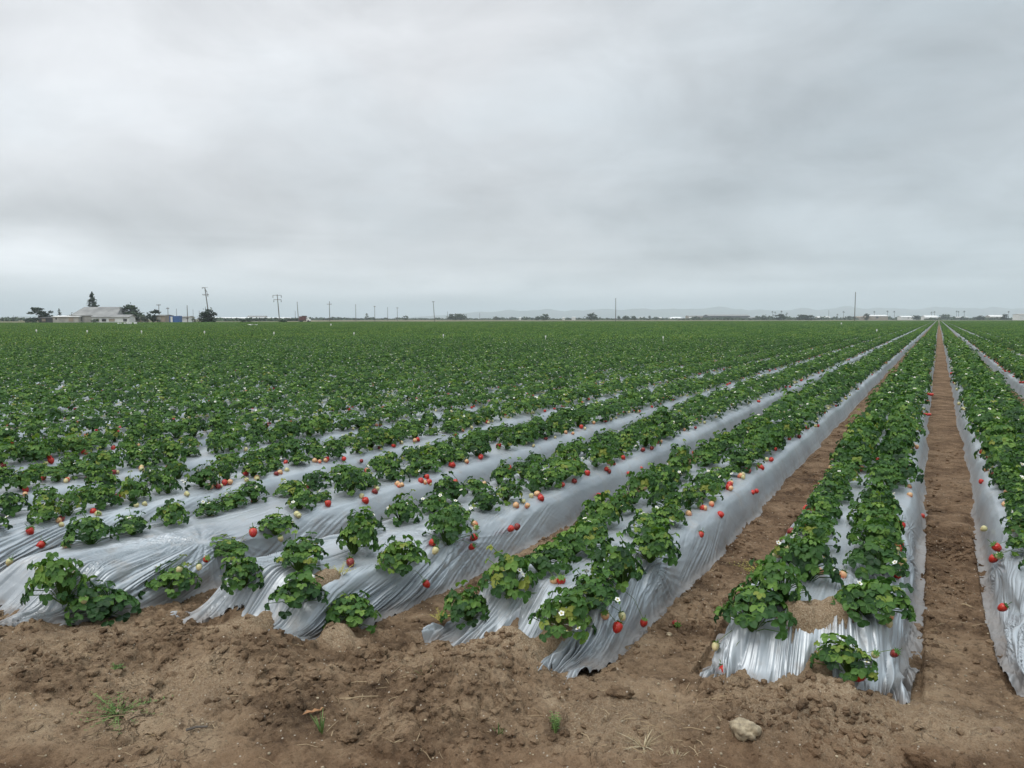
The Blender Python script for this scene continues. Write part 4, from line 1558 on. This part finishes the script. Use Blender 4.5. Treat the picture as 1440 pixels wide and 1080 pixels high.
def tree(name, px, d, w_px, top_px, base_px, label, mat=None, kind='round', seed=0, nl=900, group=None, trunk_share=0.12):
    """crown w_px wide whose top stands at picture row top_px"""
    rr = random.Random(seed * 7 + int(px))
    k = m_per_px(d)
    H = (HZ - top_px) * k + CAM_H
    w = w_px * k * (1.15 if kind == 'cone' else 1.38)
    e = empty(name, at_depth(px, d))
    mb = MB()
    tree_crown(rr, w, H * (1 - trunk_share), H * trunk_share, kind, mb, nl)
    mb.build('crown', mat or green1, e, attr=True)
    mb = MB()
    top = H * (0.9 if kind == 'cone' else 0.6)
    r = max(0.05 * H * 0.5, 0.1)
    mb.tube([(0, 0, -0.1), (0.02 * w, 0, top * 0.5), (0, 0.02 * w, top)], [r, r * 0.7, r * 0.15], 7)
    for i in range(6):
        ph, t = i * 1.9, 0.35 + 0.08 * i
        z = top * t
        out = Vector((math.cos(ph), math.sin(ph), 0)) * w * 0.28
        mb.tube([(0, 0, z), out * 0.6 + Vector((0, 0, z + H * 0.06)), out + Vector((0, 0, z + H * 0.14))], [r * 0.45, r * 0.3, r * 0.1], 5)
    mb.build('trunk', bark, e)
    tag(e, label, 'tree', group)
    return e


def face_to_camera(px):
    """turn that lays a thing's x axis across the view"""
    return TH - math.atan((px - CX) / F_PX) * 0.0


def gable(name, px0, px1, d, eave_px, ridge_px, depth, wall, roof, label, cat='building', hip=0.0, doors=(), along=True, base=0.0):
    k = m_per_px(d)
    pxc = (px0 + px1) / 2
    L = (px1 - px0) * k
    he, hr = (HZ - eave_px) * k + CAM_H, (HZ - ridge_px) * k + CAM_H
    e = empty(name, at_depth(pxc, d + depth / 2), TH)
    mb = MB()
    mb.box((0, 0, he / 2), (L, depth, he))
    if along:
        mb.add([(-L / 2, -depth / 2, he), (-L / 2, depth / 2, he), (-L / 2 + hip * L, 0, hr - 0.02), (L / 2, -depth / 2, he), (L / 2, depth / 2, he), (L / 2 - hip * L, 0, hr - 0.02)], [(0, 2, 1), (3, 4, 5)])
    mb.build('wall', wall, e)
    mb = MB()
    o_ = 0.35
    t = 0.18
    for sg in (-1, 1):
        a = [(-L / 2 - o_, sg * (depth / 2 + o_), he - 0.08), (L / 2 + o_, sg * (depth / 2 + o_), he - 0.08), (L / 2 + o_ - hip * L, 0, hr), (-L / 2 - o_ + hip * L, 0, hr)]
        b = [(x, y, z + t) for x, y, z in a]
        mb.add(a + b, [(0, 1, 2, 3), (7, 6, 5, 4), (0, 4, 5, 1), (1, 5, 6, 2), (2, 6, 7, 3), (3, 7, 4, 0)])
    if hip > 0:
        for sx in (-1, 1):
            a = [(sx * (L / 2 + o_), -depth / 2 - o_, he - 0.06), (sx * (L / 2 + o_), depth / 2 + o_, he - 0.06), (sx * (L / 2 + o_ - hip * L), 0, hr + 0.01)]
            b = [(x, y, z + t) for x, y, z in a]
            mb.add(a + b, [(0, 1, 2), (5, 4, 3), (0, 3, 4, 1), (1, 4, 5, 2), (2, 5, 3, 0)])
    mb.build('roof', roof, e)
    for (a, b, z0, z1, nm, mt) in doors:
        mb = MB()
        w = (b - a) * k
        zb, zt = max(0.05, (HZ - z0) * k + CAM_H), (HZ - z1) * k + CAM_H
        mb.box((((a + b) / 2 - pxc) * k, -depth / 2 - 0.04, (zb + zt) / 2), (w, 0.10, zt - zb))
        mb.box((((a + b) / 2 - pxc) * k, -depth / 2 - 0.08, zt + 0.06), (w + 0.2, 0.10, 0.12))
        mb.build(nm, mt, e)
    tag(e, label, cat)
    return e


# ------------------------------------------------------------------ the farmstead at the left
gable('barn', 118, 181, 300, 444.0, 432.0, 14, offw, greyroof, 'big weathered grey barn with hipped metal roof beside tall conifer', 'barn', hip=0.10, doors=[(121, 126, 451.5, 446, 'door', darkw), (128, 133, 451.5, 446.5, 'door', darkw), (160, 164, 448, 445.5, 'window', darkw)])
gable('lean_to_shed', 138, 190, 294, 446.2, 443.0, 5, white, greyroof, 'long low white shed in front of the big grey barn', 'shed', doors=[(145, 148, 452, 448.6, 'door', tan), (152, 158, 452, 448.8, 'opening', darkw), (162, 170, 452, 448.8, 'door', tan), (182, 187, 452, 449.0, 'opening', darkw)])
gable('shed', 88, 124, 298, 445.5, 444.4, 9, offw, white, 'low pale flat-roofed shed joined to the left of the big barn', 'shed', doors=[(110.5, 117, 452, 447, 'door', tan), (92, 93.5, 449.5, 447.5, 'window', darkw)])
gable('dark_shed', 66, 87.5, 303, 447.5, 446.5, 6, darkw, darkw, 'low dark shed under the ragged trees', 'shed', doors=[(70, 75, 452, 448.4, 'door', tan)])
tree('conifer', 135, 330, 17, 412.5, 450, 'tall pointed dark conifer rising behind the big barn', green2, 'cone', 3, 1500, trunk_share=0.3)
tree('ragged_tree', 59, 310, 20, 433.5, 452, 'ragged dark tree, widest of those by the dark shed', green2, 'ragged', 4, 800)
tree('ragged_tree', 75, 312, 9, 437, 452, 'small ragged tree behind the dark shed roof', green2, 'ragged', 5, 400)
tree('ragged_tree', 88, 312, 9, 434.5, 452, 'thin spiky tree over the dark shed end', green2, 'cone', 6, 400)
tree('small_tree', 111, 325, 14, 438.5, 452, 'grey-green tree peeping over the low pale shed', green3, 'round', 7, 500)
tree('bush', 48, 300, 14, 448.0, 452, 'low dark bush left of the dark shed', green2, 'round', 8, 300, trunk_share=0.05)
tree('leafy_tree', 190.5, 308, 20, 429.5, 452, 'round leafy green tree against the barn end', green1, 'round', 9, 1300)
tree('bush', 204, 306, 11, 441, 452, 'small bush between the leafy tree and cypresses', green3, 'round', 10, 400, trunk_share=0.05)
tree('cypress', 211, 300, 5, 439.5, 452, 'narrow dark cypress beside the broad dark tree', green2, 'ragged', 11, 350, trunk_share=0.03)
tree('dark_tree', 220, 300, 15, 435.5, 452, 'broad dark conical tree beside the narrow cypress', green2, 'ragged', 12, 900, trunk_share=0.03)
tree('dark_tree', 295.5, 262, 18, 434.8, 453, 'dense dark square tree behind the tall leaning pole', green2, 'round', 13, 1200, trunk_share=0.02)
tree('bush', 286, 263, 8, 441, 453, 'low dark bush at the foot of the leaning pole', green2, 'round', 14, 300, trunk_share=0.03)
tree('bush', 276, 300, 7, 446.5, 452, 'low green bush between poles by the white trailer', green3, 'round', 15, 200, trunk_share=0.03)
tree('bush', 137, 290, 9, 448.5, 452, 'low bush before the dark gap in the barn wall', green1, 'round', 16, 250, trunk_share=0.03)
gable('cottage', 195, 207, 315, 447.5, 445, 6, tan, offw, 'small tan house half hidden behind the leafy tree', 'house', doors=[(199, 200.5, 450.5, 448.5, 'window', darkw)])
gable('storage_shed', 229, 241, 300, 444.0, 443.0, 7, tan, greyroof, 'grey-tan storage shed beside the blue container', 'shed', doors=[(231, 235, 452, 446, 'door', offw)])
gable('storage_shed', 257, 272, 303, 446.2, 445.0, 6, white, greyroof, 'long white trailer-like shed right of the blue container', 'shed', doors=[(262, 264, 452, 448, 'door', tan)])

# blue container with corrugated sides
k = m_per_px(298)
e = empty('shipping_container', at_depth(250.5, 298), TH)
mb = MB()
L, Hc = 13 * k, 9.2 * k
for i in range(16):
    x = -L / 2 + (i + 0.5) * L / 16
    mb.box((x, 0.03 * (i % 2), 0.15 + Hc / 2), (L / 16, 2.4, Hc))
mb.build('container_body', bluep, e)
for sx in (-1, 1):
    mb = MB()
    mb.box((sx * (L / 2 + 0.05), -0.02, 0.17 + Hc / 2), (0.14, 2.55, Hc + 0.1))
    mb.build('corner_post', bluep, e)
mb = MB()
mb.box((-L * 0.30, -1.26, 0.15 + Hc * 0.47), (L * 0.22, 0.06, Hc * 0.85))
mb.build('door', white, e)
tag(e, 'bright blue shipping container with a white panel, by the sheds', 'container')

# long white hoop tunnels behind the field
def tunnel(px0, px1, d, top_px, label, n=1, wmat=poly, depth=7.0):
    k = m_per_px(d)
    L = (px1 - px0) * k
    H = (HZ - top_px) * k + CAM_H
    e = empty('hoop_tunnel', at_depth((px0 + px1) / 2, d), TH)
    na, nl = 9, 24
    vs, fs = [], []
    for i in range(nl + 1):
        for j in range(na + 1):
            a = math.pi * j / na
            sag = 1 - 0.015 * (i % 2)
            vs.append((-L / 2 + L * i / nl, -math.cos(a) * depth / 2, max(0.02, math.sin(a) ** 0.8 * H * sag)))
    for i in range(nl):
        for j in range(na):
            q = i * (na + 1) + j
            fs.append((q, q + na + 1, q + na + 2, q + 1))
    mesh_obj('cover', np_mesh('cover', vs, fs, [wmat], True), e)
    mb = MB()
    for i in (0, nl):
        vs2 = [(-L / 2 + L * i / nl + (0.05 if i else -0.05), -math.cos(math.pi * j / na) * depth / 2, math.sin(math.pi * j / na) ** 0.8 * H * 0.985) for j in range(na + 1)]
        mb.add(vs2, [tuple(range(na + 1))])
    mb.build('end_wall', offw, e)
    tag(e, label, 'greenhouse')


tunnel(302, 356, 1000, 446.0, 'long low white hoop tunnel beyond the square dark tree')
tunnel(352, 412, 960, 446.3, 'long low white hoop tunnel behind the cross-armed poles')
gable('field_shed', 352, 377, 1050, 445.8, 444.2, 10, tan, greyroof, 'long grey-green roof showing over the white tunnel', 'shed', doors=[(356, 360, 448, 446, 'door', darkw)])
tree('bush', 353, 250, 6, 448.0, 453, 'dark green bush before the white tunnels, taller of two together', green1, 'round', 17, 200, trunk_share=0.03)
tree('bush', 345, 252, 8, 449.5, 453, 'very low dark bush before the white tunnels, flatter of two together', green2, 'round', 18, 200, trunk_share=0.03)
tree('bush', 398, 262, 12, 449.5, 453, 'low scrubby bush at the foot of the twin-armed pole', green2, 'round', 19, 200, trunk_share=0.03)

# stacked white boxes and a white sheet lying in the field
bx = plain('white_crate', (0.78, 0.79, 0.76), 0.6, 0.06, 2)
cl = ['lone small white crate at the left of the row of crates', 'white crate next to the lone one in the row', 'low white crate in the middle of the row of crates', 'tall white crate pile end nearest the middle', 'broad white crate beside the tall one', 'white crate at the right end of the row of crates']
for (px, w, h), lab in zip(((170, 1.6, 1.5), (173.5, 1.2, 1.4), (179, 1.8, 1.4), (183, 2.2, 2.8), (187, 3.2, 2.3), (194, 3.4, 2.6)), cl):
    d = 175
    k = m_per_px(d)
    e = empty('field_crate', at_depth(px, d), TH)
    W_, Hh = w * k, 0.50 + h * k
    mb = MB()
    for sg in (-1, 1):
        mb.box((sg * (W_ / 2 - 0.02), 0, Hh / 2), (0.04, 0.4, Hh))
        mb.box((0, sg * 0.2, Hh / 2), (W_ - 0.08, 0.03, Hh * 0.98))
    mb.box((0, 0, 0.06), (W_ - 0.08, 0.36, 0.05))
    mb.box((0, 0, Hh - 0.03), (W_ - 0.10, 0.36, 0.03))
    mb.build('crate_body', bx, e)
    tag(e, lab, 'crate', 'white crates in a row out in the field')
k = m_per_px(140)
mb = MB()
n_ = 14
vs, fs = [], []
for i in range(n_):
    for j in range(6):
        vs.append(((i / (n_ - 1) - 0.5) * 13 * k, (j / 5 - 0.5) * 1.2, 0.56 + 0.05 * math.sin(i * 1.7 + j) + 0.04 * math.cos(j * 2.3 + i * 0.6)))
o = mesh_obj('white_sheet', np_mesh('white_sheet', vs, grid_faces(n_, 6), [bx], True))
o.location = at_depth(357, 140)
o.rotation_euler = (0, 0, TH)
tag(o, 'rumpled white sheet lying over plants before the twin tunnels', 'sheet')

# truck
k = m_per_px(330)
d = 330
e = empty('truck', at_depth(431, d), TH)
mb = MB()
L = 16 * k
mb.box((-0.14 * L, 0, 1.05), (0.66 * L, 2.1, 0.25))
mb.box((-0.17 * L, 0, 1.9), (0.60 * L, 2.2, 1.45), 0, 0, 0.97)
mb.build('cargo_bed', maroon, e)
mb = MB()
mb.box((-0.05 * L, 0, 2.75), (0.36 * L, 2.0, 0.28))
mb.build('load', darkw, e)
mb = MB()
x0, x1 = 0.15 * L, 0.47 * L
prof = [(x0, 0.65), (x1, 0.65), (x1, 1.25), (0.42 * L, 1.45), (0.30 * L, 1.55), (0.25 * L, 2.2), (x0, 2.3)]
vs = [(x, -1.0, z) for x, z in prof] + [(x, 1.0, z) for x, z in prof]
n_ = len(prof)
mb.add(vs, [tuple(range(n_)), tuple(reversed(range(n_, 2 * n_)))] + [(i, i + n_, (i + 1) % n_ + n_, (i + 1) % n_) for i in range(n_)])
mb.build('cab', white, e)
mb = MB()
mb.box((0.205 * L, -1.02, 1.9), (0.07 * L, 0.03, 0.42))
mb.box((0.205 * L, 1.02, 1.9), (0.07 * L, 0.03, 0.42))
mb.build('window', glassd, e)
for x in (-0.34 * L, 0.34 * L):
    for sy in (-0.95, 0.95):
        mb = MB()
        mb.tube([(x, sy - 0.14, 0.5), (x, sy + 0.14, 0.5)], 0.5, 14)
        mb.build('wheel', tyre, e)
tag(e, 'farm truck with maroon bed and white cab beyond the field', 'truck')


# ------------------------------------------------------------------ poles
def pole(px, d, top_px, label, lean=0.0, arms=(), r=0.15, name='utility_pole', group='utility poles along the field edge', curve=False):
    """arms: (height below the top in m, half length in m)"""
    k = m_per_px(d)
    H = (HZ - top_px) * k + CAM_H
    e = empty(name, at_depth(px, d), TH)
    mb = MB()
    lx = lean * k
    mb.tube([(0, 0, -0.2), (lx * 0.5, 0, H * 0.5), (lx, 0, H)], [r * 1.15, r, r * 0.8], 8)
    mb.build('pole_shaft', wood_pole, e)
    for (dz, hl) in arms:
        z = H - dz
        x = lx * (1 - dz / H)
        mb = MB()
        if curve and dz < 1:
            mb.tube([(x - hl, -0.2, z - 0.1), (x - hl * 0.5, -0.2, z + 0.25), (x, -0.2, z), (x + hl * 0.7, -0.2, z - 1.1), (x + hl * 1.15, -0.2, z - 2.9)], 0.09, 6)
        else:
            mb.box((x, -r - 0.06, z), (2 * hl, 0.14, 0.16))
        mb.build('crossarm', wood_pole, e)
        for sx in ((-1, -0.5, 0.5, 1) if hl < 1.5 else (-1, 1)):
            mb = MB()
            xx = x + sx * hl * 0.95
            mb.tube([(xx, -r - 0.06, z + 0.09), (xx, -r - 0.06, z + 0.2), (xx, -r - 0.06, z + 0.34)] if hl < 1.5 else [(xx, -r - 0.06, z - 0.05), (xx, -r - 0.06, z - 0.5), (xx, -r - 0.06, z - 1.0)], [0.06, 0.10, 0.04] if hl < 1.5 else [0.05, 0.14, 0.08], 6)
            mb.build('insulator', darkw, e)
    tag(e, label, 'utility pole', group)


pole(298, 264, 404.5, 'tall leaning pole with curved arm in front of square dark tree', -5.5, ((0.3, 0.9), (2.6, 1.05)), 0.17, curve=True)
pole(395.5, 300, 414.5, 'leaning pole with two short arms behind the white tunnels', -2.5, ((0.3, 1.7), (2.0, 1.5)), 0.17)
pole(227.5, 330, 428, 'short pole with wide crossarm over the broad dark tree', 0, ((0.4, 0.85),), 0.13)
pole(240, 330, 432.5, 'short pole with small crossarm over the storage shed', 0, ((0.5, 0.6),), 0.13)
pole(252, 360, 434, 'thin pale pole rising behind the blue container', 0, (), 0.10)
pole(267, 290, 429.5, 'dark pole with a box in front of the white shed', 0, ((5.0, 0.35),), 0.15)
pole(275, 420, 435, 'thin faint pole between the dark boxed pole and bush', 0, (), 0.10)
pole(283.5, 400, 437, 'thin short pole left of the square dark tree', 0, (), 0.12)
pole(422, 340, 424.5, 'leaning bare pole right behind the maroon truck', -1.5, (), 0.14)
pole(417.5, 500, 437, 'faint thin pole just left of the maroon truck', 0, (), 0.12)
pole(465.5, 430, 424, 'straight pole with one crossarm, standing right of the truck', 0, ((1.6, 1.4),), 0.17)
pole(502, 470, 428, 'bare thin pole, second one right of the truck', 0, (), 0.14)
pole(528.5, 480, 430.5, 'thin pole at the start of the pale field road', 0, ((0.4, 0.6),), 0.14)
pole(546.5, 600, 432, 'faint thin pole, left of two close together', 0, (), 0.15)
pole(560, 560, 432.5, 'faint thin pole with short arm, right of two close together', 0, ((0.4, 0.8),), 0.15)
pole(612, 430, 424, 'leaning grey pole with small arm left of the round trees', -1.8, ((0.3, 0.7),), 0.16)
pole(630, 700, 438, 'faint short pole just left of the round trees', 0, (), 0.14)
pole(675, 800, 440, 'faint short pole just right of the round trees', 0, (), 0.14)
pole(864.8, 410, 419.5, 'lone bare dark pole between two round dark trees', -0.3, (), 0.17)
pole(1198.3, 380, 411.0, 'tallest lone dark pole beside the long pale-roofed warehouse', 0, (), 0.19)
pole(1162, 700, 436, 'thin faint pole left of the tallest lone pole', 0, (), 0.16)
pole(24.5, 600, 443.5, 'thin short pole at the far left by the blue hill', 0, (), 0.12)

# ------------------------------------------------------------------ trees and buildings along the horizon
HT = [(517, 900, 5, 440.5, 'spiky little tree poking over the treeline by bare poles', 'ragged', green3), (571, 900, 7, 444.0, 'small round tree between two faint poles', 'round', green3), (634, 820, 8, 442, 'smaller round tree left of the big twin trees', 'round', green1), (644, 820, 14, 441.5, 'big round bluish tree in the middle of a clump', 'round', green1),
      (651, 830, 9, 442.5, 'round tree at the right end of the clump', 'round', green1), (698, 900, 8, 445.2, 'low round tree right of the clump of trees', 'round', green3), (755.5, 800, 6, 444.8, 'small round tree left of its bigger twin', 'round', green1), (766, 780, 11, 442.0, 'round dark tree with pointed top by a white shed', 'round', green1),
      (831, 760, 12, 441.0, 'round dark tree just left of the lone bare pole', 'round', green1), (869, 900, 5, 444.2, 'small dark tree right at the lone bare pole', 'round', green1), (879, 850, 8, 444.4, 'low dark tree beside small white roofs', 'round', green1), (891, 850, 8, 444.4, 'low dark tree, right of two alike by small white roofs', 'round', green1),
      (912, 900, 4, 443.5, 'small pointed tree left of the white dome tent', 'ragged', green2), (1062, 900, 6, 444, 'dark tree by the end of the long dark building', 'round', green1), (1072, 900, 8, 443, 'bushy dark tree right of the long dark building', 'round', green1), (1094, 850, 14, 442.2, 'broad low dark tree under two palms', 'round', green2),
      (1127, 860, 16, 442.8, 'broad flat dark tree left of pale low huts', 'round', green2), (1137, 860, 9, 443.4, 'dark round tree touching the pale low huts', 'round', green2), (1215, 800, 7, 440.8, 'dark tree rising over the pale-roofed warehouse end', 'round', green2), (1283, 900, 9, 443.5, 'dark tree between white tents and huts', 'round', green2),
      (1326, 1000, 12, 441.0, 'big bluish round tree above the white roofs', 'round', green3), (1373, 900, 8, 443.6, 'dark tree left of the grey gabled house', 'round', green2), (1408, 820, 8, 441.6, 'dark round tree between grey house and white warehouse', 'round', green2), (20, 520, 26, 447.0, 'low dull scrub tree under the far blue hill', 'round', green3)]
for i, (px, d, w, top, lab, kd, mt) in enumerate(HT):
    tree('far_tree', px, d, w, top, 448, lab, mt, kd, 40 + i, 420, 'trees along the horizon', 0.06)


def palm(px, d, top_px, label, seed):
    rr = random.Random(seed)
    k = m_per_px(d)
    H = (HZ - top_px) * k + CAM_H
    e = empty('palm_tree', at_depth(px, d))
    mb = MB()
    mb.tube([(0, 0, 0), (0.2, 0.1, H * 0.5), (0, 0, H * 0.88)], [0.42, 0.32, 0.28], 6)
    mb.build('trunk', bark, e)
    mb = MB()
    for i in range(26):
        ph, el_ = rr.uniform(0, 6.28), rr.uniform(-0.5, 1.2)
        o = Vector((math.cos(ph), math.sin(ph), 0))
        sd = Vector((-o.y, o.x, 0)) * 0.45
        c = Vector((0, 0, H * 0.88))
        L = 2.9
        p1 = c + o * L * 0.55 * math.cos(el_) + Vector((0, 0, L * 0.6 * math.sin(el_) + 0.3))
        p2 = c + o * L * math.cos(el_) + Vector((0, 0, L * 0.75 * math.sin(el_) - 0.6))
        mb.add([c, p1 - sd, p2, p1 + sd], [(0, 1, 2, 3)], 0, rr.random())
    mb.build('crown', green2, e, attr=True)
    tag(e, label, 'palm tree', 'tall palms along the horizon')


PALMS = [(1083.5, 437.5, 'palm over the broad low dark tree, left of a close pair'), (1087, 438.5, 'palm over the broad low dark tree, right of a close pair'), (1096, 437, 'lone palm just right of the close pair of palms'), (1103.5, 440, 'short palm at the right of the broad low tree'), (1182.5, 437.5, 'palm left of the tallest lone pole'), (1174, 442, 'short palm between thin pole and tall lone pole'),
         (1225.5, 437.5, 'palm above the middle of the pale-roofed warehouse'), (1243.8, 436.8, 'palm right of the pale-roofed warehouse'), (1253.5, 437.2, 'palm left of the white tent cluster'), (1305.5, 438.5, 'palm above the white tents, left of a pair'), (1309.5, 437.8, 'palm above the white tents, right of a pair'),
         (1340.5, 436.8, 'palm at the left of three beside the bluish tree'), (1343.2, 437.6, 'middle palm of three beside the bluish tree'), (1351, 437, 'palm at the right of three beside the bluish tree'), (1413, 437.2, 'palm behind the tree by the white warehouse')]
for i, (px, top, lab) in enumerate(PALMS):
    palm(px, 1500, top, lab, 300 + i)

HB = [(716, 722, 800, 446.8, 446.2, white, greyroof, 'tiny white shed under the middle of far hills'), (764, 772, 760, 446.8, 445.8, white, white, 'tiny white shed before the round pointed tree'), (876, 882, 780, 447.0, 446.2, white, white, 'tiny white shed under the low dark trees'), (897, 903, 790, 446.8, 446.0, white, white, 'tiny white shed right of the low dark trees'),
      (924, 929, 790, 447.2, 446.4, white, white, 'tiny white shed left of the white dome tent'), (967, 974, 800, 446.9, 446.2, offw, white, 'tiny pale shed right of the white dome tent'), (990, 1048, 900, 444.2, 442.4, darkw, greyroof, 'long dark grey warehouse left of the palms'), (964, 996, 940, 445.0, 443.6, tan, greyroof, 'long low brown building adjoining the dark warehouse'),
      (1050, 1061, 850, 446.9, 446.0, offw, greyroof, 'small pale house beside the long dark warehouse'), (1145, 1162, 780, 446.6, 445.0, offw, white, 'pair of pale low huts joined together'), (1184, 1190, 780, 446.8, 445.9, white, white, 'tiny white hut just left of the tallest pole'), (1213, 1241, 700, 444.6, 443.0, tan, white, 'long tan warehouse with pale roof beside tallest pole'),
      (1200, 1214, 690, 446.0, 445.0, tan, tan, 'low brown shed at the foot of the tallest pole'), (1261, 1281, 700, 446.0, 444.4, white, white, 'wide low white tent, left of the peaked one'), (1294, 1312, 680, 446.4, 443.8, white, white, 'peaked white tent, brightest of the cluster'), (1318, 1331, 800, 446.3, 445.4, tan, offw, 'low tan house under the bluish round tree'),
      (1334, 1354, 790, 446.4, 445.6, offw, white, 'low pale long shed under three palms'), (1374, 1379, 760, 446.6, 445.8, white, white, 'tiny white hut left of the gabled house'), (1384, 1404, 720, 445.4, 443.2, offw, white, 'grey gabled house with white roof near the right edge'), (1423.5, 1446, 560, 442.6, 441.6, white, offw, 'large white warehouse at the right edge of the horizon')]
for (a, b, d, ev, rd, wl, rf, lab) in HB:
    d = d * 1.5
    gable('far_building', a, b, d, ev, rd, (b - a) * m_per_px(d) * 0.5 + 3, wl, rf, lab, 'building', doors=[((a * 0.6 + b * 0.4), (a * 0.6 + b * 0.4) + (b - a) * 0.12, 447.8, ev + 0.7, 'door', darkw)])
# white dome tent
k = m_per_px(1100)
e = empty('dome_tent', at_depth(948.5, 1100), TH)
vs, fs = [], []
nx, na = 25, 13
for i in range(nx):
    t = i / (nx - 1) * 2 - 1
    for j in range(na):
        a_ = math.pi * j / (na - 1)
        hh = (1 - abs(t) ** 2.6) ** 0.6
        vs.append((t * 12 * k, -math.cos(a_) * 9.0 * (0.6 + 0.4 * hh), math.sin(a_) * hh * (CAM_H + (HZ - 445.6) * k) * (1 + 0.05 * math.sin(i * 1.57))))
mesh_obj('canopy', np_mesh('canopy', vs, grid_faces(nx, na), [poly], True), e)
mb = MB()
mb.box((-4 * k, -8.6, 0.9), (2 * k, 0.3, 1.8))
mb.build('door', darkw, e)
tag(e, 'low white dome tent left of the long dark warehouse', 'tent')

# far woods that read as one low dark line
rr = random.Random(88)
mb = MB()
for (a, b, d, top, n) in ((298, 425, 560, 448.6, 420), (405, 530, 1000, 445.6, 500), (440, 760, 1150, 446.2, 700), (700, 1090, 1100, 445.6, 900), (955, 1100, 1000, 444.6, 300), (1070, 1200, 1050, 444.0, 500), (1190, 1450, 1150, 443.6, 800), (-10, 60, 900, 447.2, 120), (1300, 1450, 1000, 444.8, 300)):
    k = m_per_px(d)
    for _ in range(n):
        px = rr.uniform(a, b)
        dd = d * rr.uniform(0.96, 1.04)
        q = at_depth(px, dd)
        lum = 0.6 + 0.4 * math.sin(px * 0.21 + math.sin(px * 0.07) * 3)
        h = max((CAM_H + (HZ - top) * k) * rr.uniform(0.3, 1.0) * max(lum, 0.35), 1.0)
        w = rr.uniform(1.5, 4.0)
        for _k in range(4):
            c = q + Vector((rr.gauss(0, w * 0.6), rr.gauss(0, w * 0.6), h * rr.uniform(0.2, 0.95)))
            L = w * rr.uniform(0.35, 0.7)
            x_ = Vector((rr.gauss(0, 1), rr.gauss(0, 1), rr.gauss(0, 0.5))).normalized()
            y_ = Quaternion(x_, rr.uniform(0, 6.28)) @ x_.orthogonal().normalized()
            mb.add([c - x_ * L, c + y_ * L * 0.7, c + x_ * L, c - y_ * L * 0.7], [(0, 1, 2, 3)], 0, rr.random())
o = mb.build('treeline', green1, attr=True)
tag(o, 'far-off low dark treeline along the horizon', kind='stuff')
# tiny white roofs scattered in it, far off
wl = ['far white roof speck in the treeline right of the round trees', 'far white roof speck below the first blue hill', 'far white roof speck under the middle hills']
for (px, d, w, top), lab in zip(((731, 950, 3, 446.6), (806, 950, 5, 445.8), (792, 980, 3, 446.4)), wl):
    gable('far_house', px - w / 2, px + w / 2, d, top + 0.6, top, 6, white, white, lab, 'house')


# ------------------------------------------------------------------ hills
hm, ht = new_mat('hillside')
hp = ht.n('ShaderNodeNewGeometry').outputs['Position']
finish(ht, {'Base Color': ht.ramp(ht.noise(hp, 0.003, 6, 0.6), [(0.35, (0.045, 0.060, 0.035)), (0.65, (0.10, 0.105, 0.065))]), 'Roughness': 0.95})


def hill(name, d, prof_px, depth, seed, label):
    """a ridge d metres away; prof_px: picture column -> picture row of the skyline"""
    k = m_per_px(d)
    cols = np.linspace(prof_px[0][0], prof_px[-1][0], 150)
    rows = np.interp(cols, [q[0] for q in prof_px], [q[1] for q in prof_px])
    H = np.maximum((HZ - rows) * k + CAM_H, 0.5)
    H = H * (1 + 0.10 * fbm(cols * 0.05, cols * 0 + seed, seed, 4))
    vs = []
    tt = np.linspace(-1, 1, 22)
    for c_, h in zip(cols, H):
        for t in tt:
            q = at_depth(c_, d + t * depth)
            z = h * (1 - t * t) * (1 + 0.22 * float(pnoise(np.array(c_ * 0.03), np.array(t * 2.5 + seed), seed + 3))) if abs(t) < 1 else -1.0
            vs.append((q.x, q.y, z))
    o = mesh_obj(name, np_mesh(name, vs, grid_faces(len(cols), len(tt))[:, ::-1].copy(), [hm], True))
    tag(o, label, kind='structure')


hill('hills', 9000, [(560, 448), (600, 445), (660, 440.5), (720, 437), (760, 435.5), (800, 437), (860, 435.8), (905, 434), (950, 435.5), (1010, 434), (1060, 436), (1100, 436.5), (1150, 433.5), (1200, 433), (1260, 434.5), (1330, 433.5), (1400, 434.5), (1500, 433)], 1400, 5, 'blue hazy hills along the horizon')
hill('hills', 7000, [(-120, 444), (-60, 445), (-10, 445.5), (20, 446.0), (40, 445.2), (70, 446.2), (95, 448)], 700, 8, 'low blue hill at the left end of the horizon')

# ------------------------------------------------------------------ the hazy air
hz_m = bpy.data.materials.new('haze')
hz_m.use_nodes = True
T = NT(hz_m.node_tree)
pv = T.n('ShaderNodeVolumePrincipled', ins={'Color': (0.84, 0.93, 1.0, 1.0), 'Density': 0.00021, 'Anisotropy': 0.0})
T.t.links.new(pv.outputs[0], T.n('ShaderNodeOutputMaterial').inputs['Volume'])
mb = MB()
S = 21000
mb.box((0, 0, 124.0), (2 * S, 2 * S, 252.0))
o = mb.build('haze', hz_m)
tag(o, 'thin pale blue haze over the whole plain', kind='stuff')
